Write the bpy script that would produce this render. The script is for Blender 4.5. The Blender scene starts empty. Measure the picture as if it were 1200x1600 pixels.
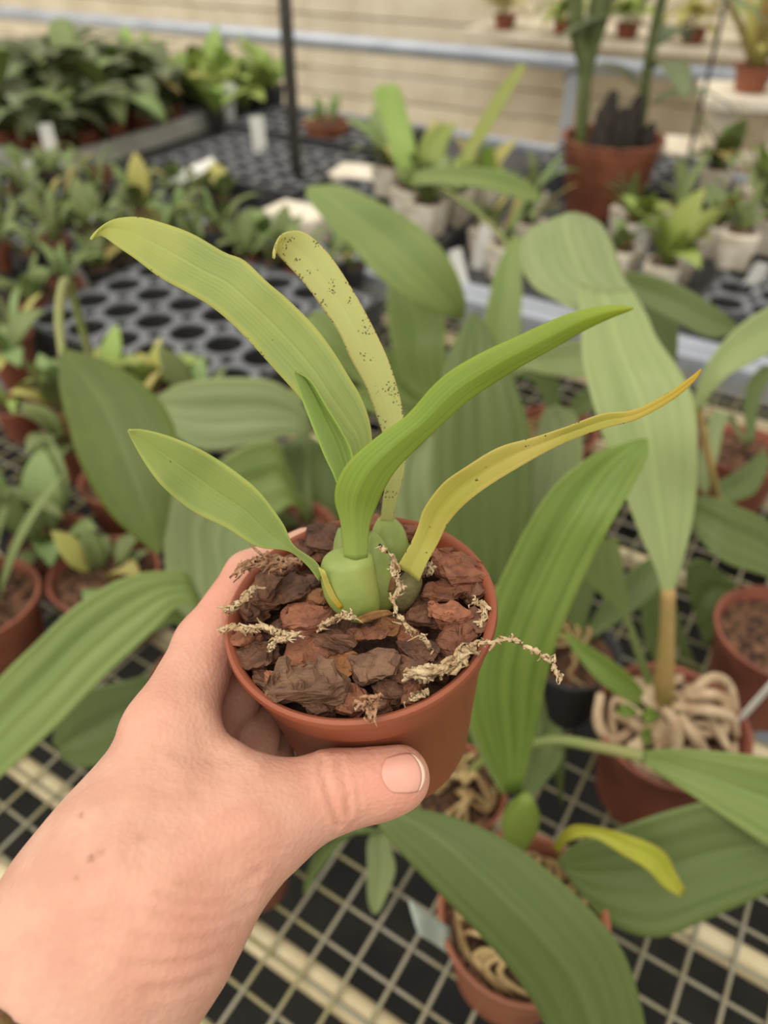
import bpy, bmesh, math, random
import numpy as np
from mathutils import Vector, Matrix, Euler

# ------------------------------------------------------------------ camera
scene = bpy.context.scene
COL = scene.collection
CAM_H, PITCH = 0.70, math.radians(40)
cam_data = bpy.data.cameras.new('camera')
cam_data.sensor_fit = 'VERTICAL'
cam_data.sensor_height = 32.0
cam_data.lens = 24.0
cam_data.clip_start = 0.01
cam_data.dof.use_dof = True
cam_data.dof.focus_distance = 0.238
cam_data.dof.aperture_fstop = 6.6
cam = bpy.data.objects.new('camera', cam_data)
cam.location = (0, 0, CAM_H)
cam.rotation_euler = (math.pi / 2 - PITCH, 0, 0)
COL.objects.link(cam)
scene.camera = cam

# ------------------------------------------------------------------ world, sun, exposure
world = bpy.data.worlds.new('overcast')
scene.world = world
world.use_nodes = True
bg = world.node_tree.nodes['Background']
bg.inputs['Color'].default_value = (1.0, 0.955, 0.86, 1)
bg.inputs['Strength'].default_value = 0.78
sun_data = bpy.data.lights.new('soft_sun', 'SUN')
sun_data.energy = 1.7
sun_data.color = (1.0, 0.95, 0.85)
sun_data.angle = math.radians(70)
sun = bpy.data.objects.new('soft_sun', sun_data)
sun.rotation_euler = (math.radians(16), math.radians(-20), 0)
COL.objects.link(sun)
vs = scene.view_settings
vs.view_transform = 'Standard'
vs.look = 'None'
vs.gamma = 1.0
vs.use_curve_mapping = False
vs.exposure = 0.25
if hasattr(scene, 'cycles'):
    scene.cycles.max_bounces = 7
    scene.cycles.diffuse_bounces = 3
    scene.cycles.glossy_bounces = 2

# ------------------------------------------------------------------ helpers
CAM = Vector((0, 0, CAM_H))
RX = Vector((1, 0, 0))
FW = Vector((0, math.cos(PITCH), -math.sin(PITCH)))
UP = Vector((0, math.sin(PITCH), math.cos(PITCH)))
Z = Vector((0, 0, 1))
BU = Vector((math.cos(math.radians(-32)), math.sin(math.radians(-32)), 0))   # bench long direction
BV = Vector((-BU.y, BU.x, 0))
BROT = math.radians(-32)
rnd = random.Random(7)


def pt(px, py, d):
    return CAM + RX * ((px - 600) / 1200 * d) + UP * ((800 - py) / 1200 * d) + FW * d


def on_plane(px, py, p0, n):
    ray = pt(px, py, 1.0) - CAM
    t = (p0 - CAM).dot(n) / ray.dot(n)
    return CAM + ray * t


def ptz(px, py, z=0.0):
    return on_plane(px, py, Vector((0, 0, z)), Z)


def buv(u, v, z=0.0):
    p = BU * u + BV * v
    return Vector((p.x, p.y, z))


def lin(r, g, b):
    f = lambda c: (c / 255 / 12.92) if c / 255 <= 0.04045 else ((c / 255 + 0.055) / 1.055) ** 2.4
    return (f(r), f(g), f(b), 1)


def link(name, mesh, material=None, parent=None):
    o = bpy.data.objects.new(name, mesh)
    COL.objects.link(o)
    if material is not None and not mesh.materials:
        mesh.materials.append(material)
    if parent is not None:
        o.parent = parent
    return o


def empty(name, loc=(0, 0, 0), rz=0.0):
    o = bpy.data.objects.new(name, None)
    o.empty_display_size = 0.02
    COL.objects.link(o)
    o.location = loc
    o.rotation_euler = (0, 0, rz)
    return o


def tag(o, label, cat, group=None, kind=None):
    o['label'] = label
    o['category'] = cat
    if group:
        o['group'] = group
    if kind:
        o['kind'] = kind
    return o


def structure(o, label=None):
    o['kind'] = 'structure'
    if label:
        o['label'] = label
    return o


def mesh_from(name, verts, faces, smooth=True, uvs=None):
    me = bpy.data.meshes.new(name)
    me.from_pydata([tuple(v) for v in verts], [], faces)
    if uvs is not None:
        lay = me.uv_layers.new(name='UVMap')
        for li, l in enumerate(me.loops):
            lay.data[li].uv = uvs[l.vertex_index]
    me.validate()
    bm = bmesh.new()
    bm.from_mesh(me)
    bmesh.ops.recalc_face_normals(bm, faces=bm.faces)
    bm.to_mesh(me)
    bm.free()
    if smooth:
        me.polygons.foreach_set('use_smooth', [True] * len(me.polygons))
    me.update()
    return me


def box_mesh(name, sx, sy, sz, bevel=0.0, z0=0.0):
    bm = bmesh.new()
    bmesh.ops.create_cube(bm, size=1)
    bmesh.ops.scale(bm, vec=(sx, sy, sz), verts=bm.verts)
    bmesh.ops.translate(bm, vec=(0, 0, z0), verts=bm.verts)
    if bevel:
        bmesh.ops.bevel(bm, geom=list(bm.edges), offset=bevel, segments=2, affect='EDGES', profile=0.5)
    me = bpy.data.meshes.new(name)
    bm.to_mesh(me)
    bm.free()
    return me


def lathe_mesh(name, prof, seg=40, closed_ends=False, sharp=40):
    """prof: list of (r, z). Revolved about z."""
    verts, faces = [], []
    n = len(prof)
    for (r, z) in prof:
        for k in range(seg):
            a = 2 * math.pi * k / seg
            verts.append((r * math.cos(a), r * math.sin(a), z))
    for i in range(n - 1):
        for k in range(seg):
            k2 = (k + 1) % seg
            faces.append((i * seg + k, i * seg + k2, (i + 1) * seg + k2, (i + 1) * seg + k))
    if closed_ends:
        faces.append(tuple(range(seg))[::-1])
        faces.append(tuple((n - 1) * seg + k for k in range(seg)))
    me = mesh_from(name, verts, faces)
    me.set_sharp_from_angle(angle=math.radians(sharp))
    return me


def catmull(pts, n):
    """pts: list of sequences (equal length); n samples."""
    P = np.array(pts, dtype=float)
    m = len(P)
    if m == 2:
        t = np.linspace(0, 1, n)[:, None]
        return P[0] * (1 - t) + P[1] * t
    Q = np.vstack([2 * P[0] - P[1], P, 2 * P[-1] - P[-2]])
    out = []
    for s in np.linspace(0, m - 1, n):
        i = min(int(s), m - 2)
        t = s - i
        p0, p1, p2, p3 = Q[i], Q[i + 1], Q[i + 2], Q[i + 3]
        out.append(0.5 * ((2 * p1) + (-p0 + p2) * t + (2 * p0 - 5 * p1 + 4 * p2 - p3) * t * t + (-p0 + 3 * p1 - 3 * p2 + p3) * t ** 3))
    return np.array(out)


def tube_mesh(name, pts, radii, seg=8, n=None, cap=True, jitter=0.0, rng=None):
    """tube through world/local points with per-point radii."""
    A = catmull([tuple(p) + (r,) for p, r in zip(pts, radii)], n or max(2, len(pts) * 4 if len(pts) > 2 else 2))
    C, R = A[:, :3], A[:, 3]
    T = np.gradient(C, axis=0)
    T /= np.linalg.norm(T, axis=1)[:, None] + 1e-12
    ref = np.array([0.0, 0.0, 1.0]) if abs(T[0][2]) < 0.9 else np.array([1.0, 0, 0])
    verts, faces = [], []
    nrm = np.cross(T[0], ref)
    nrm /= np.linalg.norm(nrm)
    for i in range(len(C)):
        nrm = nrm - T[i] * nrm.dot(T[i])
        nrm /= np.linalg.norm(nrm)
        b = np.cross(T[i], nrm)
        for k in range(seg):
            a = 2 * math.pi * k / seg
            r = R[i]
            if jitter:
                r *= 1 + jitter * rng.uniform(-1, 1)
            verts.append(C[i] + (nrm * math.cos(a) + b * math.sin(a)) * r)
    for i in range(len(C) - 1):
        for k in range(seg):
            k2 = (k + 1) % seg
            faces.append((i * seg + k, i * seg + k2, (i + 1) * seg + k2, (i + 1) * seg + k))
    if cap:
        faces.append(tuple(range(seg))[::-1])
        faces.append(tuple((len(C) - 1) * seg + k for k in range(seg)))
    return mesh_from(name, verts, faces)


# ------------------------------------------------------------------ materials
def new_mat(name):
    m = bpy.data.materials.new(name)
    m.use_nodes = True
    nt = m.node_tree
    p = nt.nodes['Principled BSDF']
    return m, nt, p


def nd(nt, kind, **kw):
    n = nt.nodes.new(kind)
    for k, v in kw.items():
        setattr(n, k, v)
    return n


def mixc(nt, fac, a, b, blend='MIX'):
    n = nt.nodes.new('ShaderNodeMix')
    n.data_type = 'RGBA'
    n.blend_type = blend
    for sock, val in ((n.inputs[0], fac), (n.inputs[6], a), (n.inputs[7], b)):
        if isinstance(val, (int, float, tuple)):
            sock.default_value = val
        else:
            nt.links.new(val, sock)
    return n.outputs[2]


def mth(nt, op, a, b=0.0, clamp=False):
    n = nt.nodes.new('ShaderNodeMath')
    n.operation = op
    n.use_clamp = clamp
    for sock, val in ((n.inputs[0], a), (n.inputs[1], b)):
        if isinstance(val, (int, float)):
            sock.default_value = val
        else:
            nt.links.new(val, sock)
    return n.outputs[0]


def smooth_range(nt, val, lo, hi):
    n = nt.nodes.new('ShaderNodeMapRange')
    n.interpolation_type = 'SMOOTHSTEP'
    nt.links.new(val, n.inputs[0])
    n.inputs[1].default_value = lo
    n.inputs[2].default_value = hi
    return n.outputs[0]


def mat(name, c1, c2=None, scale=20.0, rough=0.6, bump=0.0, bscale=60.0, metal=0.0, spec=0.4, detail=4.0, per_object=0.0):
    m, nt, p = new_mat(name)
    p.inputs['Roughness'].default_value = rough
    p.inputs['Metallic'].default_value = metal
    p.inputs['Specular IOR Level'].default_value = spec
    tc = nd(nt, 'ShaderNodeTexCoord')
    col = c1
    if c2 is not None:
        no = nd(nt, 'ShaderNodeTexNoise')
        no.inputs['Scale'].default_value = scale
        no.inputs['Detail'].default_value = detail
        nt.links.new(tc.outputs['Object'], no.inputs['Vector'])
        f = smooth_range(nt, no.outputs['Fac'], 0.35, 0.65)
        col = mixc(nt, f, c1, c2)
    if per_object:
        oi = nd(nt, 'ShaderNodeObjectInfo')
        hs = nd(nt, 'ShaderNodeHueSaturation')
        v = mth(nt, 'MULTIPLY_ADD', oi.outputs['Random'], per_object * 2)
        v.node.inputs[2].default_value = 1 - per_object
        nt.links.new(v, hs.inputs['Value'])
        h = mth(nt, 'MULTIPLY_ADD', oi.outputs['Random'], per_object * 0.1)
        h.node.inputs[2].default_value = 0.5 - per_object * 0.05
        nt.links.new(h, hs.inputs['Hue'])
        if isinstance(col, tuple):
            hs.inputs['Color'].default_value = col
        else:
            nt.links.new(col, hs.inputs['Color'])
        col = hs.outputs['Color']
    if isinstance(col, tuple):
        p.inputs['Base Color'].default_value = col
    else:
        nt.links.new(col, p.inputs['Base Color'])
    if bump:
        nb = nd(nt, 'ShaderNodeTexNoise')
        nb.inputs['Scale'].default_value = bscale
        nb.inputs['Detail'].default_value = 6
        nt.links.new(tc.outputs['Object'], nb.inputs['Vector'])
        b = nd(nt, 'ShaderNodeBump')
        b.inputs['Strength'].default_value = bump
        b.inputs['Distance'].default_value = 0.01
        nt.links.new(nb.outputs['Fac'], b.inputs['Height'])
        nt.links.new(b.outputs['Normal'], p.inputs['Normal'])
    return m


def leaf_mat(name, mid, dark, edge=None, tip=None, tip_at=0.75, base=None, stripes=14, stripe_amt=0.35, spots=0.0, edge_spots=0.0,
             rough=0.42, transl=0.28, mottle=0.3, rib=0.25, edge_w=0.8, per_object=0.0):
    m, nt, p = new_mat(name)
    uv = nd(nt, 'ShaderNodeUVMap')
    sx = nd(nt, 'ShaderNodeSeparateXYZ')
    nt.links.new(uv.outputs['UV'], sx.inputs[0])
    u, v = sx.outputs[0], sx.outputs[1]
    mp = nd(nt, 'ShaderNodeMapping')
    mp.inputs['Scale'].default_value = (stripes, 0.8, 1)
    nt.links.new(uv.outputs['UV'], mp.inputs['Vector'])
    ns = nd(nt, 'ShaderNodeTexNoise')
    ns.inputs['Scale'].default_value = 1.6
    ns.inputs['Detail'].default_value = 3
    nt.links.new(mp.outputs[0], ns.inputs['Vector'])
    f = smooth_range(nt, ns.outputs['Fac'], 0.38, 0.66)
    col = mixc(nt, mth(nt, 'MULTIPLY', f, stripe_amt), mid, dark)
    tc = nd(nt, 'ShaderNodeTexCoord')
    nm = nd(nt, 'ShaderNodeTexNoise')
    nm.inputs['Scale'].default_value = 55 if transl > 0.2 else 20
    nm.inputs['Detail'].default_value = 2
    nt.links.new(tc.outputs['Object'], nm.inputs['Vector'])
    mf = smooth_range(nt, nm.outputs['Fac'], 0.42, 0.7)
    col = mixc(nt, mth(nt, 'MULTIPLY', mf, mottle), col, edge or dark)
    ce = mth(nt, 'ABSOLUTE', mth(nt, 'MULTIPLY_ADD', u, 2.0))
    ce.node.inputs[0].links[0].from_node.inputs[2].default_value = -1.0
    if rib:
        rf = mth(nt, 'SUBTRACT', 1.0, smooth_range(nt, ce, 0.0, 0.09))
        light = tuple(min(1, c * 1.5 + 0.02) for c in mid[:3]) + (1,)
        col = mixc(nt, mth(nt, 'MULTIPLY', rf, rib), col, light)
    if edge:
        wob = mth(nt, 'MULTIPLY_ADD', nm.outputs['Fac'], 0.25)
        nt.links.new(ce, wob.node.inputs[2])
        ef = smooth_range(nt, wob, edge_w + 0.1, 1.12)
        col = mixc(nt, mth(nt, 'MULTIPLY', ef, 0.85), col, edge)
    if tip:
        wob = mth(nt, 'MULTIPLY_ADD', nm.outputs['Fac'], 0.3)
        nt.links.new(v, wob.node.inputs[2])
        tf = smooth_range(nt, wob, tip_at + 0.05, tip_at + 0.4)
        col = mixc(nt, tf, col, tip)
    if base:
        col = mixc(nt, smooth_range(nt, v, 0.22, 0.0), col, base)
        nt.nodes[-1]
    brown = lin(78, 52, 30)
    if spots or edge_spots:
        vo = nd(nt, 'ShaderNodeTexVoronoi')
        vo.inputs['Scale'].default_value = 1050
        nt.links.new(tc.outputs['Object'], vo.inputs['Vector'])
        dot = mth(nt, 'LESS_THAN', vo.outputs['Distance'], 0.34)
        n2 = nd(nt, 'ShaderNodeTexNoise')
        n2.inputs['Scale'].default_value = 170
        nt.links.new(tc.outputs['Object'], n2.inputs['Vector'])
        amt = mth(nt, 'GREATER_THAN', n2.outputs['Fac'], 1 - spots) if spots else None
        if edge_spots:
            es = mth(nt, 'MULTIPLY', smooth_range(nt, ce, 0.9, 0.98), mth(nt, 'GREATER_THAN', n2.outputs['Fac'], 1 - edge_spots))
            amt = es if amt is None else mth(nt, 'MAXIMUM', amt, es)
        col = mixc(nt, mth(nt, 'MULTIPLY', mth(nt, 'MULTIPLY', dot, amt), 0.85), col, brown)
    if per_object:
        oi = nd(nt, 'ShaderNodeObjectInfo')
        hs = nd(nt, 'ShaderNodeHueSaturation')
        vv = mth(nt, 'MULTIPLY_ADD', oi.outputs['Random'], per_object * 2)
        vv.node.inputs[2].default_value = 1 - per_object
        nt.links.new(vv, hs.inputs['Value'])
        hh = mth(nt, 'MULTIPLY_ADD', oi.outputs['Random'], 0.05)
        hh.node.inputs[2].default_value = 0.47
        nt.links.new(hh, hs.inputs['Hue'])
        nt.links.new(col, hs.inputs['Color'])
        col = hs.outputs['Color']
    nt.links.new(col, p.inputs['Base Color'])
    p.inputs['Roughness'].default_value = rough
    p.inputs['Specular IOR Level'].default_value = 0.35
    b = nd(nt, 'ShaderNodeBump')
    b.inputs['Strength'].default_value = 0.12
    b.inputs['Distance'].default_value = 0.002
    nt.links.new(ns.outputs['Fac'], b.inputs['Height'])
    nt.links.new(b.outputs['Normal'], p.inputs['Normal'])
    tr = nd(nt, 'ShaderNodeBsdfTranslucent')
    nt.links.new(mixc(nt, 0.22, col, (0.55, 0.62, 0.12, 1)), tr.inputs['Color'])
    ms = nd(nt, 'ShaderNodeMixShader')
    ms.inputs[0].default_value = transl
    nt.links.new(p.outputs[0], ms.inputs[1])
    nt.links.new(tr.outputs[0], ms.inputs[2])
    nt.links.new(ms.outputs[0], nt.nodes['Material Output'].inputs['Surface'])
    return m


YEL = lin(208, 196, 92)
M_L1 = leaf_mat('leaf_pale_green', lin(158, 172, 96), lin(134, 154, 82), edge=lin(188, 190, 100), tip=lin(188, 192, 100), tip_at=0.7, edge_spots=0.36, spots=0.22, stripe_amt=0.6, mottle=0.2)
M_L2 = leaf_mat('leaf_yellowing', lin(196, 200, 124), lin(182, 190, 112), edge=lin(206, 192, 120), tip=lin(208, 200, 112), spots=0.425, edge_spots=0.57, mottle=0.35, rib=0.05)
M_L3 = leaf_mat('leaf_young', lin(140, 162, 84), lin(120, 146, 72), edge=lin(160, 190, 84), mottle=0.2)
M_L4 = leaf_mat('leaf_fresh', lin(138, 162, 62), lin(116, 142, 52), edge=lin(150, 170, 62), tip=lin(150, 166, 44), base=lin(150, 172, 84), mottle=0.12, rib=0.0, stripe_amt=0.55, stripes=10)
M_L5 = leaf_mat('leaf_old_yellow', lin(180, 172, 72), lin(152, 154, 64), edge=lin(204, 184, 100), tip=lin(196, 164, 48), base=lin(204, 198, 104), spots=0.3, edge_spots=0.42, mottle=0.45, rib=0.0)
M_L6 = leaf_mat('leaf_side', lin(140, 158, 84), lin(120, 142, 74), edge=lin(176, 186, 96), tip=lin(168, 178, 90), tip_at=0.85, spots=0.27, mottle=0.25)
M_BULB = mat('pseudobulb_green', lin(152, 162, 82), lin(130, 146, 74), scale=60, rough=0.35, bump=0.05, bscale=300)
M_BULB_DARK = mat('dark_green_stem', lin(112, 122, 76), lin(92, 104, 62), scale=20, rough=0.5)
M_OLDBULB = mat('old_bulb', lin(112, 108, 62), lin(88, 66, 44), scale=90, rough=0.6, bump=0.2, bscale=300)
M_SHEATH = mat('dry_sheath', lin(150, 110, 60), lin(110, 72, 40), scale=150, rough=0.8, bump=0.3, bscale=400)

M_BL_GREEN = leaf_mat('big_leaf_green', lin(132, 150, 84), lin(108, 130, 66), edge=lin(138, 154, 84), stripes=9, stripe_amt=0.7, transl=0.2, mottle=0.15, edge_w=0.9)
M_BL_FRESH = leaf_mat('big_leaf_fresh', lin(124, 146, 66), lin(94, 120, 46), edge=lin(134, 154, 70), stripes=9, stripe_amt=0.8, transl=0.22, mottle=0.15, edge_w=0.9)
M_BL_DARK = leaf_mat('big_leaf_dark', lin(100, 116, 64), lin(80, 98, 50), edge=lin(106, 120, 64), stripes=9, stripe_amt=0.45, transl=0.15, mottle=0.15, edge_w=0.9)
M_BL_PALE = leaf_mat('big_leaf_pale', lin(156, 170, 112), lin(138, 156, 96), edge=lin(166, 176, 118), stripes=9, stripe_amt=0.6, transl=0.2, mottle=0.2, edge_w=0.9)
M_BL_GREY = leaf_mat('big_leaf_grey', lin(144, 156, 106), lin(122, 138, 90), edge=lin(148, 158, 104), stripes=9, stripe_amt=0.7, transl=0.15, mottle=0.2, edge_w=0.9)
M_BL_DEEP = leaf_mat('big_leaf_deep', lin(98, 112, 54), lin(80, 98, 42), edge=lin(110, 126, 50), stripes=5, stripe_amt=0.4, transl=0.25, mottle=0.2, edge_w=0.85)
M_BL_YEL = leaf_mat('big_leaf_yellow', lin(176, 178, 60), lin(150, 160, 56), edge=lin(160, 140, 60), stripes=6, transl=0.2, mottle=0.3)
M_S_GREEN = leaf_mat('seedling_leaf', lin(138, 154, 98), lin(110, 130, 72), stripes=4, transl=0.25, mottle=0.3, per_object=0.3)
M_S_LIME = leaf_mat('lime_leaf', lin(168, 186, 104), lin(148, 172, 82), stripes=4, transl=0.3, mottle=0.3, per_object=0.15)
M_S_DARK = leaf_mat('dark_oval_leaf', lin(116, 124, 88), lin(86, 98, 64), stripes=4, transl=0.12, mottle=0.3, per_object=0.3)
M_S_YEL = leaf_mat('yellow_leaf', lin(196, 182, 112), lin(178, 184, 102), stripes=4, transl=0.3, mottle=0.4, per_object=0.2)
M_STEM = mat('leaf_stalk', lin(126, 140, 80), lin(138, 138, 84), scale=30, rough=0.5)
M_STEM_BR = mat('brown_stalk', lin(168, 138, 84), lin(146, 132, 76), scale=25, rough=0.6)

M_TERRA = mat('terracotta_plastic', lin(154, 86, 60), lin(146, 78, 54), scale=12, rough=0.42, bump=0.02, bscale=200, spec=0.4)
M_TERRA2 = mat('terracotta_plastic_worn', lin(158, 94, 72), lin(130, 78, 60), scale=18, rough=0.6, per_object=0.15)
M_BLACK = mat('black_plastic', lin(70, 70, 72), lin(56, 56, 58), scale=20, rough=0.5)
M_TRAYGREY = mat('grey_plastic_tray', lin(120, 122, 126), lin(98, 100, 104), scale=14, rough=0.5, per_object=0.1)
M_HOLE = mat('tray_cup_black', lin(44, 44, 46), rough=0.7)
M_WHITE = mat('white_plastic', lin(230, 222, 206), lin(196, 184, 164), scale=28, rough=0.45)
M_TROUGH = mat('pale_grey_trough', lin(196, 194, 184), lin(178, 176, 166), scale=10, rough=0.6)
M_FOAM = mat('white_foam', lin(240, 230, 212), lin(226, 214, 192), scale=25, rough=0.8, bump=0.1, bscale=150)
M_TAG = mat('white_tag', lin(232, 230, 224), lin(214, 214, 208), scale=40, rough=0.4)
M_TAGGREY = mat('clear_grey_tag', lin(176, 186, 176), lin(150, 160, 150), scale=40, rough=0.3)
M_SOIL = mat('bark_soil', lin(104, 74, 56), lin(66, 46, 36), scale=80, rough=0.95, bump=0.8, bscale=120)
M_SOILU = mat('coarse_bark_mix', lin(138, 100, 74), lin(58, 42, 34), scale=7, rough=0.95, bump=1.0, bscale=9)
M_ROOT = mat('pale_root', lin(196, 174, 142), lin(166, 138, 108), scale=60, rough=0.8, bump=0.2, bscale=150)
M_STRAW = mat('straw_root', lin(190, 166, 116), lin(140, 112, 72), scale=60, rough=0.85)
M_WIRE = mat('galvanised_wire', lin(150, 146, 132), lin(142, 136, 96), scale=9, rough=0.5, metal=0.2)
M_ALU = mat('aluminium_rail', lin(186, 192, 202), lin(168, 174, 186), scale=6, rough=0.4, metal=0.3)
M_POST = mat('grey_post', lin(112, 108, 102), lin(92, 90, 86), scale=12, rough=0.5, metal=0.2)
M_CREAM = mat('cream_tube', lin(218, 204, 168), lin(196, 180, 140), scale=14, rough=0.55)
M_NEARBLACK = mat('near_black_sheet', lin(40, 38, 34), lin(28, 27, 25), scale=8, rough=0.95)
M_CONC = mat('beige_concrete', lin(218, 206, 180), lin(200, 188, 162), scale=3, rough=0.9, bump=0.1, bscale=40)
M_PLANK = mat('bleached_plank', lin(222, 212, 192), lin(206, 194, 172), scale=5, rough=0.85, bump=0.1, bscale=30, per_object=0.07)
M_DARKSTUMP = mat('dark_stump', lin(70, 64, 56), lin(50, 46, 42), scale=60, rough=0.9, bump=0.5, bscale=90)

# ------------------------------------------------------------------ setting: ground, back wall
g = structure(link('floor', box_mesh('floor', 14, 14, 0.06, z0=-0.03), M_CONC))
g.location = (0, 3.0, -0.70)
g.rotation_euler = (0, 0, BROT)
ds = structure(link('floor_dark_sheet', box_mesh('dark_sheet', 5.6, 4.6, 0.012, z0=0.006), M_NEARBLACK))  # near-black sheet over the beige floor, below the benches
ds.location = buv(-0.3, 0.45, -0.70)
ds.rotation_euler = (0, 0, BROT)

WALL_ROT = math.radians(-27)
wu = Vector((math.cos(WALL_ROT), math.sin(WALL_ROT), 0))
wv = Vector((-wu.y, wu.x, 0))
wall_c = ptz(600, 40, 0.20) + wv * 0.6
wall = structure(link('wall_back', box_mesh('wall_back', 9, 0.08, 2.0), M_CONC))
wall.location = Vector((wall_c.x, wall_c.y, 0.3)) + wv * 0.06
wall.rotation_euler = (0, 0, WALL_ROT)
plank_me = box_mesh('plank', 9.0, 0.03, 0.112, bevel=0.004)
plank_me.materials.append(M_PLANK)
for row in range(15):
    for k in range(1):
        o = link('plank', plank_me, None, wall)
        o.location = (0, -0.052 - rnd.uniform(0, 0.012), -0.93 + row * 0.118)

# ------------------------------------------------------------------ benches
GAP = 0.0335


def make_bench(name, label, u0, u1, v0, v1, wires, ztop=0.0):
    root = empty(name, buv((u0 + u1) / 2, (v0 + v1) / 2, -0.70), BROT)
    tag(root, label, 'bench')
    L, W = u1 - u0, v1 - v0
    cu, cv = (u0 + u1) / 2, (v0 + v1) / 2
    zt = ztop + 0.70

    def part(nm, me, m, loc, rot=(0, 0, 0)):
        o = link(nm, me, m, root)
        o.location = loc
        o.rotation_euler = rot
        return o
    for sgn in (-1, 1):
        part('side_rail', box_mesh('side_rail', L + 0.06, 0.035, 0.06, bevel=0.004), M_ALU, (0, sgn * (W / 2 + 0.018), zt - 0.012))
        part('end_rail', box_mesh('end_rail', 0.035, W, 0.06, bevel=0.004), M_ALU, (sgn * (L / 2 + 0.018), 0, zt - 0.012))
    leg_me = box_mesh('bench_leg', 0.05, 0.05, zt - 0.05, bevel=0.004, z0=(zt - 0.05) / 2)
    for sx in (-0.9, -0.3, 0.3, 0.9):
        for sy in (-0.75, 0.75):
            part('bench_leg', leg_me, M_ALU, (sx * L / 2, sy * W / 2, 0))
    if wires:
        wl = tube_mesh('wire_long', [(-L / 2, 0, 0), (L / 2, 0, 0)], [0.0019] * 2, seg=6)
        wc = tube_mesh('wire_cross', [(0, -W / 2, 0), (0, W / 2, 0)], [0.0019] * 2, seg=6)
        k = math.ceil((v0 - 0.235) / GAP)
        while 0.235 + k * GAP < v1:
            part('wire', wl, M_WIRE, (0, 0.235 + k * GAP - cv, zt - 0.0057))
            k += 1
        k = math.ceil((u0 + 0.152) / GAP)
        while -0.152 + k * GAP < u1:
            part('wire', wc, M_WIRE, (-0.152 + k * GAP - cu, 0, zt - 0.0019))
            k += 1
        tb = tube_mesh('support_tube', [(-L / 2, 0, 0), (L / 2, 0, 0)], [0.0125] * 2, seg=16)
        for v in (0.093, 0.175, 0.383, 0.60, 0.82, 1.05, 1.25):
            part('support_tube', tb, M_CREAM, (0, v - cv, zt - 0.0076 - 0.0127))
    else:
        part('bench_top', box_mesh('bench_top', L, W, 0.02), M_BLACK, (0, 0, zt - 0.011))
    return root


make_bench('mesh_bench', 'wire mesh greenhouse bench under the big-leaved potted orchids', -2.3, 1.5, -0.30, 1.36, True)
make_bench('tray_bench', 'grey greenhouse bench behind the pale metal rail, covered in trays', -3.2, 1.9, 1.44, 2.50, False)

# far pale pipe along the wall, posts
rail_pts = [ptz(-300, -6, 0.12), ptz(1500, 152, 0.12)]
rr = empty('heating_pipe', rail_pts[0])
tag(rr, 'long bluish grey pipe running along the pale plank wall', 'pipe')
o = link('pipe', tube_mesh('pipe', [Vector((0, 0, 0)), rail_pts[1] - rail_pts[0]], [0.031] * 2, seg=16), M_ALU, rr)
for f in (0.22, 0.5, 0.78):
    p = (rail_pts[1] - rail_pts[0]) * f
    b = link('bracket', box_mesh('bracket', 0.04, 0.04, 0.8, z0=-0.42), M_ALU, rr)
    b.location = p

pb = ptz(466, 305, 0.0)
post = empty('bench_post', pb)
tag(post, 'thin dark grey upright metal post rising from the tray bench', 'post')
link('post_tube', tube_mesh('post_tube', [(0, 0, 0.004), (0, 0, 1.5)], [0.0165] * 2, seg=14), M_POST, post)
link('post_foot', lathe_mesh('post_foot', [(0.0, 0.012), (0.022, 0.012), (0.034, 0.006), (0.034, 0.0), (0.0, 0.0)], 20), M_POST, post)
pc = ptz(1072, 262, 0.0)
rod = link('support_rod', tube_mesh('support_rod', [(0, 0, 0), (0, 0, 1.4)], [0.006] * 2, seg=8), M_POST)
rod.location = pc
tag(rod, 'very thin dark rod standing beside the big pot of tall stems', 'rod')

# ------------------------------------------------------------------ builders: leaves, pots
def sheet_mesh(name, G, uvs, thick):
    """G: (n, m, 3) grid of points -> closed thin solid with thickness tapering to the edges."""
    n, m, _ = G.shape
    du = np.gradient(G, axis=1)
    dv = np.gradient(G, axis=0)
    N = np.cross(du, dv)
    N /= np.linalg.norm(N, axis=2)[:, :, None] + 1e-12
    t = np.abs(np.linspace(-1, 1, m))
    th = thick * (1 - 0.75 * t ** 3)[None, :, None]
    top = (G + N * th / 2).reshape(-1, 3)
    bot = (G - N * th / 2).reshape(-1, 3)
    V = np.vstack([top, bot])
    F = []
    o = n * m
    for i in range(n - 1):
        for j in range(m - 1):
            a, b, c, d = i * m + j, i * m + j + 1, (i + 1) * m + j + 1, (i + 1) * m + j
            F.append((a, b, c, d))
            F.append((o + d, o + c, o + b, o + a))
    for i in range(n - 1):
        F.append((i * m, (i + 1) * m, o + (i + 1) * m, o + i * m))
        F.append((i * m + m - 1, o + i * m + m - 1, o + (i + 1) * m + m - 1, (i + 1) * m + m - 1))
    for j in range(m - 1):
        F.append((j, o + j, o + j + 1, j + 1))
        F.append(((n - 1) * m + j, (n - 1) * m + j + 1, o + (n - 1) * m + j + 1, o + (n - 1) * m + j))
    me = bpy.data.meshes.new(name)
    me.from_pydata(V.tolist(), [], F)
    lay = me.uv_layers.new(name='UVMap')
    idx = np.zeros(len(me.loops), dtype=np.int32)
    me.loops.foreach_get('vertex_index', idx)
    UV = np.vstack([uvs.reshape(-1, 2)] * 2)
    lay.data.foreach_set('uv', UV[idx].astype(np.float32).ravel())
    me.polygons.foreach_set('use_smooth', [True] * len(me.polygons))
    me.update()
    return me


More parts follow.
